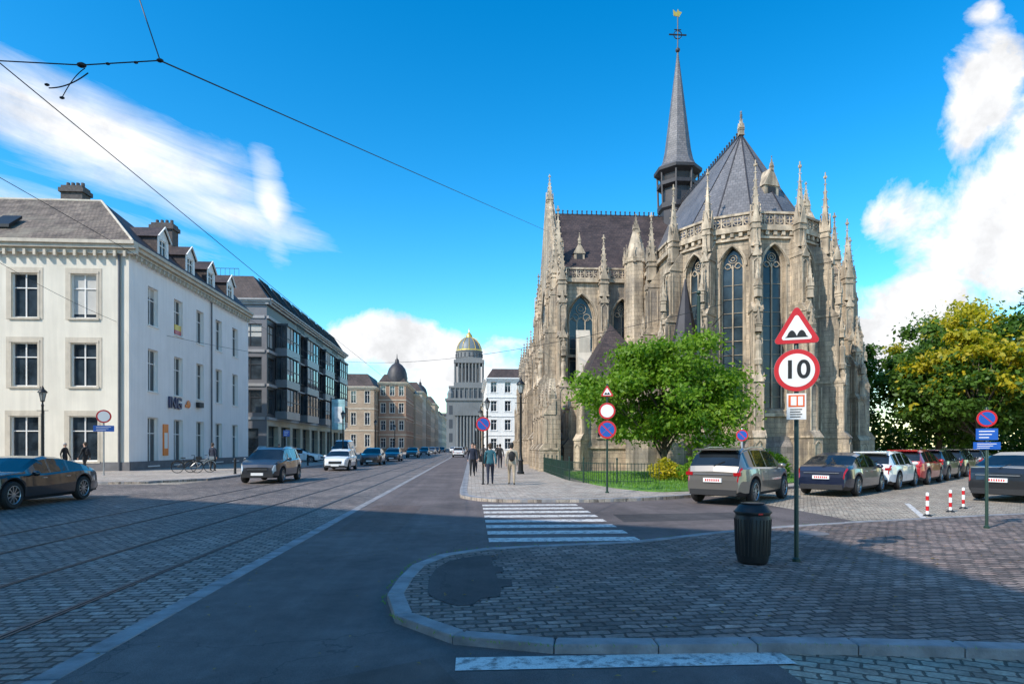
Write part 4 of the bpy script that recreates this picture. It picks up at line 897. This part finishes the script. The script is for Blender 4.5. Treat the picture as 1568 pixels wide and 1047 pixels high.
    for s in (-1,1):
        e.p('mirrors',paintm,True).ball((s*(W/2+.07),.165*L,.66*H),.11,.07,.075); K.box(s*(W/2-.06),s*(W/2+.03),.165*L-.02,.165*L+.02,.62*H,.645*H)
        for hx in ((.09,-.12) if kind!='van' else (.08,)): e.p('chrome',RIM).box(s*(W/2-.015),s*(W/2+.02),hx*L-.16,hx*L-.0,.555*H,.575*H)
    TY=e.p('tyres',RUB,True); RM=e.p('rims',RIM); M0=e.M
    for wx in (wf,wb):
        for s in (-1,1):
            e.setM(M0@Matrix.Translation((s*(W/2-.12),wx,wr))@Matrix.Rotation(math.pi/2*s,4,'Y'))
            TY.lathe(0,0,[(wr*.66,-.1),(wr*.94,-.1),(wr,-.06),(wr,.06),(wr*.94,.1),(wr*.68,.1),(wr*.66,.05)],26)
            e.p('wheel_wells',DARK).lathe(0,0,[(wr*.64,-.08),(wr*.64,.03)],20)
            RM.lathe(0,0,[(.06,.0),(.06,.085),(.03,.09)],10)
            RM.tube([(wr*.66*math.cos(i*math.pi/12),wr*.66*math.sin(i*math.pi/12),.085) for i in range(24)],.016,5,closed=True)
            for i in range(10):
                a=i*math.pi/5; RM.tube([(0.03*math.cos(a),.03*math.sin(a),.075),(wr*.65*math.cos(a+.05),wr*.65*math.sin(a+.05),.07)],.017,4)
            e.setM(M0)
        e.p('wheel_wells',DARK).box(-W*.43,W*.43,wx-Ra*.9,wx+Ra*.9,wr*.9,wr+Ra*.72)
    e.p('interior',DARK).box(-W*.36,W*.36,-.38*L,.2*L,.3*H,.6*H)
    e.done()
SILV=paint('silver',(.22,.20,.18),.6); BLKP=paint('black',(.010,.011,.013),.0); NAVY=paint('navy',(.010,.016,.04),.1); WHT=paint('white',(.72,.72,.72),0); REDP=paint('red',(.42,.01,.012)); GREYP=paint('graphite',(.06,.062,.07),.5); TEAL=paint('slate_blue',(.03,.06,.08),.4)
az=R(48)
car('silver_suv','suv',8.25,18.75,R(43),SILV,4.5,1.84,1.6,.36)
car('black_sports_car','sport',-12.9,18.75,R(180),BLKP,4.95,1.93,1.36,.36)
car('grey_suv','suv',-9.35,30.2,R(180),GREYP,4.3,1.82,1.6,.34)
car('white_hatchback','hatch',-9.1,44.5,R(180),WHT,4.0,1.74,1.45)
car('black_sedan','sedan',-8.8,57,R(180),BLKP,4.6,1.82,1.5)
car('slate_blue_hatchback','hatch',-8.6,70,R(180),TEAL,4.1,1.76,1.5)
car('white_van','van',-13.6,68,R(180),WHT,5.2,2.,2.3,.35)
car('parked_white_car','sedan',-17.0,63,R(90),WHT,4.5,1.8,1.45)
car('navy_sedan','sedan',13.2,21.5,az,NAVY,4.6,1.82,1.42)
car('white_hatchback','hatch',16.6,24.3,az,WHT,4.2,1.78,1.45)
car('red_hatchback','hatch',19.9,27.1,az,REDP,4.2,1.78,1.5)
car('navy_hatchback','hatch',23.2,30.1,az,NAVY,4.2,1.78,1.5)
car('black_hatchback','hatch',26.8,33.3,az,BLKP,4.2,1.78,1.5)
car('grey_hatchback','hatch',30.5,36.3,az,GREYP,4.2,1.78,1.5)
car('black_sedan','sedan',17.5,18.7,R(60),BLKP,4.7,1.84,1.46)
car('navy_sedan','sedan',30,28,R(55),NAVY,4.6,1.82,1.45); car('grey_hatchback','hatch',34,31,R(55),GREYP,4.2,1.8,1.5)
for i,(x,y) in enumerate([(-8.5,92),(-8.3,112),(-2.0,96),(-2.,128),(-8.5,135),(-8.4,150),(-2,150),(-5,170),(-8.3,178),(-2,190)]):
    car('car_in_traffic',['hatch','sedan','suv'][i%3],x,y,R(180) if x<-4 else 0,[BLKP,GREYP,WHT,NAVY,SILV][i%5],4.3,1.8,1.5)
# ============================================================ STREET FURNITURE
def lamp(x,y,H=5.2,mat=None):
    e=Ent('street_lamp'); e.place(x,y,.1,0); P=e.p('post',mat or BLACKM,True)
    P.lathe(0,0,[(.2,0),(.2,.12),(.15,.16),(.13,.7),(.16,.76),(.1,.85),(.075,1.2),(.06,H-1.1),(.08,H-1.05),(.05,H-.95),(.04,H-.8)],12)
    P.box(-.32,.32,-.015,.015,H-1.35,H-1.32)
    e.p('lantern_glass',glassmat('lantern_glass',(.35,.37,.36),.1) if 'lantern_glass' not in MATS else MATS['lantern_glass']).frust([(.1*math.cos(a),.1*math.sin(a)) for a in [k*math.pi/3 for k in range(6)]],H-.78,[(.2*math.cos(a),.2*math.sin(a)) for a in [k*math.pi/3 for k in range(6)]],H-.3)
    C=e.p('lantern_cap',BLACKM,True); C.lathe(0,0,[(.25,H-.3),(.25,H-.27),(.18,H-.17),(.1,H-.1),(.07,H-.02),(.02,H+.1)],12); C.lathe(0,0,[(.05,H-.84),(.12,H-.79),(.12,H-.77)],8)
    for k in range(6): a=k*math.pi/3; C.tube([(.1*math.cos(a),.1*math.sin(a),H-.78),(.205*math.cos(a),.205*math.sin(a),H-.29)],.012,4)
    e.done()
lamp(2.75,35,5.3); lamp(1.2,48,5.2); lamp(.9,62,5.2); lamp(.9,78,5.2); lamp(.9,96,5.2); lamp(-24.8,38.,4.95); lamp(-13.3,66,5.2); lamp(-13.3,88,5.2); lamp(.9,118,5.2); lamp(-13.3,110,5.2)
def disc(P,x,y0,y1,z,r,n=36): P.add([(x+r*math.cos(2*math.pi*i/n),yy,z+r*math.sin(2*math.pi*i/n)) for yy in (y0,y1) for i in range(n)],[(i,(i+1)%n,n+(i+1)%n,n+i) for i in range(n)]+[tuple(range(n)),tuple(range(n,2*n))])
def tri(P,y0,y1,z,s,up=1):
    h=s*.866; rr=s*.07; pts=[]
    for cx,cz,a0 in ((s/2-rr*1.73,-h/3+rr,-90),(0,2*h/3-2*rr,30),(-s/2+rr*1.73,-h/3+rr,150)):
        for k in range(6): a=R(a0+120*k/5); pts.append((cx+rr*math.cos(a),z+cz+rr*math.sin(a)))
    P.extr(pts,'y',y0,y1)
def sign(name,x,y,az,items,H,polem=None,r=.03,z0=.0):
    e=Ent(name); e.fr(x,y,z0,*az); P=e.p('post',polem or GREYM,True); P.lathe(0,0,[(r,0),(r,H),(r*.5,H+.02)],12); P.lathe(0,0,[(r*1.8,0),(r*1.8,.04),(r,.06)],12)
    for it in items:
        k,z=it[0],it[1]; s=it[2] if len(it)>2 else .6
        if k in('speed','round_white','nostop','nopark'):
            disc(e.p('sign_back',GREYM),0,r,r+.012,z,s/2*1.01); disc(e.p('red_ring',RED),0,r+.012,r+.018,z,s/2); 
            inner=WHITE if k in('speed','round_white') else BLUE; disc(e.p('face_'+inner.name,inner),0,r+.018,r+.021,z,s*.5*.79)
            if k=='speed':
                o=text(e,'speed_number','10',s*.60,BLK,.001,.008); o.matrix_world=e.M@Matrix(((1,0,0,0),(0,0,1,r+.023),(0,1,0,z),(0,0,0,1))); e.extra.append(o)
            if k in('nostop','nopark'):
                RR=e.p('red_bars',RED)
                for sg in ((1,-1) if k=='nostop' else (1,)):
                    a=s*.39*.7071; w=s*.035
                    RR.add([(-a-w,r+.0225+.0005*sg,sg*a+z-w*sg*-0),(-a,r+.0225+.0005*sg,sg*a+z+w*1.4),(a+w,r+.0225+.0005*sg,-sg*a+z),(a,r+.0225+.0005*sg,-sg*a+z-w*1.4)],[(0,1,2,3)])
        elif k=='tri':
            tri(e.p('sign_back',GREYM),r,r+.012,z,s*1.01); tri(e.p('red_tri',RED),r+.012,r+.018,z,s); tri(e.p('white_tri',WHITE),r+.018,r+.021,z-.01*s,s*.68)
            B=e.p('pictogram',BLK); zz=z-.155*s; pts=[(-.24*s,zz)]
            for q in range(17):
                t=-.2*s+.40*s*q/16; hh=.13*s*abs(math.sin(math.pi*q/8))**.8; pts.append((t,zz+.03*s+hh))
            pts.append((.24*s,zz)); B.extr(pts,'y',r+.021,r+.024)
        elif k=='plate_text':
            w,h,m=it[2],it[3],it[4]; e.p('plate_'+m.name,m).box(-w/2,w/2,r,r+.012,z-h/2,z+h/2)
            for q in range(3): e.p('plate_lines',WHITE if m is not WHITE else BLK).box(-w*.36,w*(.1+.25*((q*7)%3)/2),r+.012,r+.015,z-h*.32+q*h*.27,z-h*.25+q*h*.27)
    e.done(); return e
sign('speed_limit_sign',4.42,8.28,(-.42,-1),[('tri',3.14,.61),('speed',2.60,.57),],3.35,GREENM,.03,.08)
sg=Ent('parking_notice_sign'); sg.fr(4.38,8.21,.08,-.42,-1); sg.p('panel',WHITE).box(-.12,.12,.01,.035,1.93,2.28); sg.p('red_field',simple('notice_orange',(.75,.12,.02),.4)).box(-.10,.10,.035,.038,2.1,2.26); sg.p('marks',WHITE).box(-.07,-.0,.038,.04,2.12,2.24); sg.p('clip',GREYM).box(-.02,.02,-.05,.01,2.05,2.15)
for q in range(4): sg.p('lines',BLK).box(-.08,.05+.02*(q%2),.035,.037,1.96+q*.033,1.973+q*.033)
sg.p('marks2',WHITE).box(.02,.08,.038,.04,2.12,2.24); sg.done()
sign('no_parking_sign',.47,25.5,(-.0,-1),[('nopark',2.45,.58)],2.8,BLACKM,.035,.1)
sign('no_stopping_sign',4.5,20.6,(-.2,-1),[('tri',3.33,.44),('round_white',2.72,.54),('nostop',2.1,.60)],3.6,GREENM,.035,.1)
sign('road_closed_sign',-19.7,35,(.5,-1),[('round_white',3.15,.7),('plate_text',2.5,.95,.32,BLUE)],3.5,GREYM,.035,.1)
sign('no_parking_sign',9.85,11.4,(-.75,-1),[('nopark',2.1,.32),('plate_text',1.80,.34,.22,BLUE),('plate_text',1.58,.42,.14,BLUE)],2.3,GREENM,.028,.08)
sign('no_parking_sign',9.9,22.4,(-.4,-1),[('nopark',1.95,.42)],2.2,GREYM,.03,.1)
sign('no_parking_sign',-15.,52,(.2,-1),[('plate_text',2.6,.5,.5,BLUE)],2.9,GREYM,.03,.1)
e=Ent('litter_bin'); e.place(3.78,8.22,.08,0); B=e.p('body',BLACKM,True)
B.lathe(0,0,[(.15,0),(.19,.02),(.2,.05),(.205,.08),(.215,.12),(.222,.35),(.232,.62),(.222,.64),(.222,.66),(.235,.68),(.235,.70),(.21,.73),(.18,.78),(.13,.80),(.1,.80),(.09,.75),(.001,.74)],32)
for k in range(28): a=k*2*math.pi/28; e.p('ribs',BLACKM).tube([(.214*math.cos(a),.214*math.sin(a),.12),(.232*math.cos(a),.232*math.sin(a),.60)],.008,4)
B.lathe(0,0,[(.245,.68),(.245,.70)],28); e.p('hinge',RED).box(-.03,.03,-.245,-.235,.67,.69); e.p('liner',simple('bin_liner',(.03,.035,.05),.3)).lathe(0,0,[(.14,.795),(.155,.81),(.12,.815)],16); e.done()
for x,y in ((10.75,14.15),(12.0,15.0),(13.0,15.8)):
    e=Ent('marker_post'); e.place(x,y,0.08 if y<13.3 else .0,0); P=e.p('post',WHITE,True); P.lathe(0,0,[(.034,.0),(.034,.54),(.02,.56)],12); e.p('red_bands',RED,True).lathe(0,0,[(.036,.13),(.036,.24)],12); e.p('red_band_top',RED,True).lathe(0,0,[(.036,.37),(.036,.48)],12); e.p('base',BLACKM).lathe(0,0,[(.1,0),(.09,.02),(.05,.05)],12); e.done()
for i in range(7):
    single('bollard',BLACKM,lambda p:p.lathe(-13.2,36+i*2.6,[(.09,.1),(.07,.2),(.06,.8),(.08,.86),(.07,.95),(.02,1.0)],10),True)
single('tram_wire_pole',GREENM,lambda p:(p.lathe(11.9,32.2,[(.17,.1),(.15,1.2),(.12,1.25),(.09,9.4),(.1,9.5),(.02,9.6)],12),p.ball((11.9,32.2,9.7),.12)),True)
e=Ent('iron_fence'); e.world(); F=e.p('bars',GREENM); fp=resample(catmull([(4.45,40),(4.4,33),(4.45,28),(5.1,25.4),(6.3,24.6),(7.6,24.9)],8),.14)
for k,q in enumerate(fp):
    F.box(q.x-.009,q.x+.009,q.y-.009,q.y+.009,.1,.98)
    if k%14==0: F.lathe(q.x,q.y,[(.035,.1),(.03,1.1),(.05,1.13),(.01,1.2)],6)
for z in (.25,.6,.95): F.tube([(q.x,q.y,z) for q in fp[::3]],.016,4)
e.done()
def bike(x,y,az,m):
    e=Ent('bicycle'); e.place(x,y,.1,az); W_=e.p('wheels',BLACKM); F=e.p('frame',m)
    for wy in (-.52,.52):
        W_.tube([(0,wy+.33*math.cos(t*math.pi/8),.34+.33*math.sin(t*math.pi/8)) for t in range(16)],.02,5,closed=True)
        for t in range(8): a=t*math.pi/4; W_.tube([(0,wy,.34),(0,wy+.32*math.cos(a),.34+.32*math.sin(a))],.003,3)
        F.tube([(0,wy+.37*math.cos(t*math.pi/8),.34+.37*math.sin(t*math.pi/8)) for t in range(1,8)],.03,4)
    F.tube([(0,-.52,.34),(0,-.12,.3),(0,.38,.85),(0,.52,.34)],.025,6); F.tube([(0,-.12,.3),(0,-.22,.8)],.022,6); F.tube([(0,-.22,.62),(0,-.52,.34)],.018,5); F.tube([(0,-.2,.62),(0,.4,.78)],.03,6)
    e.p('saddle',BLACKM).box(-.07,.07,-.34,-.1,.84,.9); W_.tube([(-.27,.28,1.02),(0,.38,1.03),(.27,.28,1.02)],.015,5); F.tube([(0,.38,.85),(0,.38,1.03)],.018,5); F.box(-.14,.14,.5,.75,.75,.95); e.done()
for i in range(6): bike(-13.9-.1*i,45.6+i*.75,R(90),YEL)
bike(-16.5,37.6,R(80),BLACKM); bike(-16.1,38.4,R(75),GREYM)
# ============================================================ WIRES
def wire(p,a,b,sag=.0,r=.011,n=14): p.tube([(a[0]+(b[0]-a[0])*t/n,a[1]+(b[1]-a[1])*t/n,a[2]+(b[2]-a[2])*t/n-sag*4*(t/n)*(1-t/n)) for t in range(n+1)],r,5)
def cw(u,v,D): # bearing + distance -> world position
    xc=(u-784)/960*D; return (xc*math.cos(TH)+D*math.sin(TH), D*math.cos(TH)-xc*math.sin(TH), EYE+(683-v)/960*D)
e=Ent('tram_wires'); e.world(); P=e.p('cables',BLK)
J=cw(245,93,7.9)
wire(P,J,cw(838,354,46),.0,.010,6); wire(P,J,cw(180,-100,9.2),0,.008); wire(P,J,cw(125,100,7.95),.0,.008); wire(P,cw(125,100,7.95),cw(-260,80,8.2),0,.008)
wire(P,(-5.4,-8,6.15),(-5.75,26,6.2),0,.007); wire(P,(-5.75,26,6.2),(-6.2,160,6.3),0,.008)
wire(P,(-7.9,-8,6.15),(-7.9,160,6.2),0,.006)
wire(P,cw(75,135,8.1),cw(135,112,8.0),.05,.008); wire(P,cw(95,150,8.1),cw(130,105,8.0),-.05,.006)
wire(P,cw(525,553,75),cw(1110,465,33.5),1.2,.018,20); wire(P,(-21.6,46,9.5),cw(525,553,75),.4,.014)
wire(P,cw(1110,478,33.5),cw(1090,500,36),0,.02,4); wire(P,cw(-30,385,30),(-21.6,48,9.3),.5,.012); 
Q=e.p('insulators',BLK)
for a,b in ((J,.03),(cw(125,100,7.95),.04),(cw(95,150,8.1),.022),(cw(72,130,8.1),.022),(cw(165,98,7.9),.02),(cw(208,96,7.9),.02)): Q.ball(a,b*1.5,b,b*.8)
e.done()
# ============================================================ PEOPLE
def person(x,y,az,h,topc,legc,hair,step=.22,bag=None,long=False,z0=.1):
    sc=h/1.8
    vs=[(0,0,.98),(0,-.01,1.14),(0,.0,1.32),(0,0,1.46),(0,.005,1.55),(0,.015,1.63),(0,.02,1.70),(0,.01,1.76)]
    rad=[(.15,.11),(.145,.10),(.17,.115),(.10,.085),(.055,.055),(.072,.082),(.078,.095),(.055,.065)]
    ed=[(i,i+1) for i in range(7)]
    def add(p,r,par): vs.append(p); rad.append(r); ed.append((par,len(vs)-1)); return len(vs)-1
    for s in (-1,1):
        f=step*s; hp=add((s*.095,0,.90),(.10,.105),0); kn=add((s*.10,f*.55+.05,.50),(.062,.065),hp); cf=add((s*.10,f*.8+.0,.34),(.055,.058),kn); an=add((s*.10,f*1.0-.03,.085),(.036,.04),cf); add((s*.115,f*1.0+.14,.045),(.04,.03),an)
        sh=add((s*.185,0,1.42),(.065,.07),3); el=add((s*.235,-f*.45-.03,1.14),(.045,.048),sh); wr=add((s*.245,-f*.8+.06,.91),(.028,.032),el); add((s*.245,-f*.85+.08,.84),(.022,.038),wr)
    me=bpy.data.meshes.new('sk'); me.from_pydata(vs,ed,[]); o=bpy.data.objects.new('sk',me); COL.objects.link(o)
    md=o.modifiers.new('s','SKIN'); 
    for i,r in enumerate(rad): me.skin_vertices[0].data[i].radius=r; me.skin_vertices[0].data[i].use_root=(i==0)
    sb=o.modifiers.new('d','SUBSURF'); sb.levels=2; sb.render_levels=2
    dg=bpy.context.evaluated_depsgraph_get(); dg.update(); bm=bpy.data.meshes.new_from_object(o.evaluated_get(dg)); bpy.data.objects.remove(o)
    for m in (topc,legc,SKIN,BLK): bm.materials.append(m)
    for p in bm.polygons:
        c=p.center; a=abs(c.x)
        if c.z<.10: k=3
        elif a>.2 and c.z<.90 : k=2
        elif c.z<.93 if not long else c.z<.62: k=1
        elif c.z<1.53: k=0
        else: k=2
        p.material_index=k; p.use_smooth=True
    e=Ent('pedestrian'); e.place(x,y,z0,az,sc); bm.transform(e.M); b=bpy.data.objects.new('body',bm); COL.objects.link(b); e.extra.append(b)
    H_=e.p('hair',hair,True); H_.ball((0,-.015,1.735),.095,.105,.095,12,8); H_.ball((0,-.05,1.67),.085,.06,.1,10,6)
    F=e.p('face',SKIN,True); F.ball((0,.115,1.665),.013,.02,.018,6,5)
    for s in (-1,1): F.ball((s*.085,.01,1.67),.012,.02,.03,6,5); e.p('eyes',BLK).ball((s*.032,.102,1.69),.011,.008,.007,6,4)
    e.p('mouth',RED).box(-.022,.022,.1,.108,1.625,1.631)
    for s in (-1,1):
        f=step*s; wx,wy,wz=s*.245,-f*.85+.08,.83
        for q in range(4): F.tube([(wx,wy-.03+q*.02,wz),(wx-s*.004,wy-.028+q*.021,wz-.045),(wx-s*.018,wy-.025+q*.021,wz-.078+abs(q-1.5)*.006)],.0085,5,.0065)
        F.tube([(wx,wy+.025,wz+.03),(wx-s*.015,wy+.05,wz),(wx-s*.02,wy+.052,wz-.03)],.010,5,.008)
    if bag: 
        Bg=e.p('backpack',bag,True); Bg.ball((0,-.17,1.24),.15,.09,.22,12,8); Bg.box(-.12,.12,-.24,-.12,1.1,1.3)
    e.done()
HB=simple('hair_brown',(.06,.035,.02),.6); HG=simple('hair_grey',(.45,.42,.38),.6); HK=simple('hair_black',(.012,.01,.01),.6)
tl=simple('cloth_teal',(.02,.10,.13),.8); tan=simple('cloth_tan',(.40,.34,.26),.8); gr=simple('cloth_grey',(.16,.15,.15),.8); nv=simple('cloth_navy',(.015,.02,.04),.8); bk=simple('cloth_black',(.012,.012,.014),.8); bg=simple('cloth_beige',(.35,.28,.2),.8)
person(.75,25.2,0,1.66,tl,nv,HB,.2,bag=None); person(1.6,25.0,R(2),1.68,tan,bg,HK,-.2,bag=bk); person(.05,32.5,R(178),1.72,nv,bk,HK,.15); person(.2,37.4,R(180),1.65,bk,nv,HB,.2)
person(-24.3,39.2,R(95),1.75,bk,bk,HG,.15); person(-22.2,37.6,R(-80),1.78,bk,bk,HB,.2,bag=bk); person(-16.1,40.2,R(10),1.75,nv,bk,HB,.05)
person(-15,50,R(170),1.7,bk,nv,HK,.2); person(2.0,44,0,1.7,bk,nv,HK,.2); person(1.0,52,R(180),1.7,gr,nv,HB,.2); person(2.4,58,0,1.7,bk,nv,HK,.2)
person(-14.6,74,0,1.7,gr,nv,HK,.2)
# ============================================================ LIGHT, SKY, CAMERA
EL=R(42); sx,sy=.80,.60
d=Vector((sx*math.cos(EL),sy*math.cos(EL),-math.sin(EL)))
sun=bpy.data.lights.new('sun','SUN'); sun.energy=5.; sun.angle=R(.5); sun.color=(1,.93,.82); so=bpy.data.objects.new('sun',sun); COL.objects.link(so); so.rotation_euler=d.to_track_quat('-Z','Y').to_euler()
w=bpy.data.worlds.new('World'); scene.world=w; w.use_nodes=True; nt=w.node_tree; L=nt.links.new; bgn=nt.nodes['Background']; bgn.inputs[1].default_value=.15
sky=N(nt,'ShaderNodeTexSky'); sky.sky_type='NISHITA'; sky.sun_disc=False; sky.sun_elevation=EL; sky.sun_rotation=math.atan2(-sx,-sy)%(2*math.pi); sky.air_density=1.; sky.dust_density=.5; sky.ozone_density=1.5
hs=N(nt,'ShaderNodeHueSaturation'); hs.inputs['Hue'].default_value=.490; hs.inputs['Saturation'].default_value=1.5; hs.inputs['Value'].default_value=1.62; L(sky.outputs[0],hs.inputs['Color'])
gm=N(nt,'ShaderNodeGamma'); gm.inputs[1].default_value=1.18; L(hs.outputs[0],gm.inputs[0]); skyc=mixc(nt,'MULTIPLY',1.,gm.outputs[0],(.86,.86,.80))
tc=N(nt,'ShaderNodeTexCoord'); g=tc.outputs['Generated']; sp=N(nt,'ShaderNodeSeparateXYZ'); L(g,sp.inputs[0])
azn=mth(nt,'MULTIPLY',mth(nt,'ARCTAN2',sp.outputs[0],sp.outputs[1]),57.3); eln=mth(nt,'MULTIPLY',mth(nt,'ARCSINE',sp.outputs[2]),57.3)
def blob(a,b,ra,rb,tilt=0):
    da=mth(nt,'SUBTRACT',azn,a); de=mth(nt,'SUBTRACT',eln,b)
    if tilt: de=mth(nt,'SUBTRACT',de,mth(nt,'MULTIPLY',da,tilt))
    q=mth(nt,'ADD',mth(nt,'POWER',mth(nt,'DIVIDE',da,ra),2.),mth(nt,'POWER',mth(nt,'DIVIDE',de,rb),2.))
    return mth(nt,'SUBTRACT',1.,mth(nt,'SQRT',q))
def mx(*a):
    r=a[0]
    for b in a[1:]: r=mth(nt,'MAXIMUM',r,b)
    return r
n1=noise(nt,g,9,9,.6,.3)
cum=mx(blob(41.5,15,9.5,6.8),blob(37,11,6,3.6),blob(35.5,8.5,7,2.6),blob(40.5,24,3.4,5.0,.6),blob(46,19,8,6.5),blob(60,16,14,8),blob(-6,8.8,10,2.5,-.12),blob(-1,6.0,8,1.8),blob(-60,14,14,5),blob(120,20,30,9),blob(200,22,30,8))
cum=mx(cum,mth(nt,'MULTIPLY',blob(41.,29,1.6,1.4),.6))
v=mth(nt,'ADD',mth(nt,'MULTIPLY',cum,1.15),mth(nt,'MULTIPLY',mth(nt,'SUBTRACT',n1.outputs['Fac'],.5),2.8))
cm=ramp(nt,v,(.05,.5,0,1))
cv=N(nt,'ShaderNodeCombineXYZ'); L(mth(nt,'MULTIPLY',azn,.05),cv.inputs[0]); L(mth(nt,'MULTIPLY',mth(nt,'ADD',eln,mth(nt,'MULTIPLY',azn,.17)),.30),cv.inputs[1]); n2=noise(nt,cv.outputs[0],1.6,9,.66,.5)
cir=mx(blob(-30,22.3,15,3.6,-.17),mth(nt,'MULTIPLY',blob(-17.3,19.5,2.0,4,-.9),.9),mth(nt,'MULTIPLY',blob(-34,16,14,2.4,-.1),.6),mth(nt,'MULTIPLY',blob(-20,18.5,9,2.,-.17),.8))
v2=mth(nt,'ADD',mth(nt,'MULTIPLY',cir,1.3),mth(nt,'MULTIPLY',mth(nt,'SUBTRACT',n2.outputs['Fac'],.5),1.3)); cm2=ramp(nt,v2,(.0,1.0,0,1.))
cmask=mth(nt,'MAXIMUM',cm,cm2)
n3=noise(nt,g,14,6,.6); shade=ramp(nt,n3.outputs['Fac'],(.32,.56,5.6,7.6)); 
ccol=N(nt,'ShaderNodeCombineColor'); L(shade,ccol.inputs[0]); L(mth(nt,'MULTIPLY',shade,1.01),ccol.inputs[1]); L(mth(nt,'MULTIPLY',shade,1.03),ccol.inputs[2])
fin=mixc(nt,'MIX',cmask,skyc,ccol.outputs[0]); L(fin,bgn.inputs[0])
cam=bpy.data.cameras.new('camera'); cam.sensor_width=36; cam.lens=22.04; cam.shift_y=159.5/1568; cam.clip_end=5000; cam.clip_start=.1
co=bpy.data.objects.new('camera',cam); COL.objects.link(co); co.location=(0,0,EYE); co.rotation_euler=(math.pi/2,0,-TH); scene.camera=co
scene.view_settings.view_transform='Standard'; scene.view_settings.look='None'; scene.view_settings.exposure=0
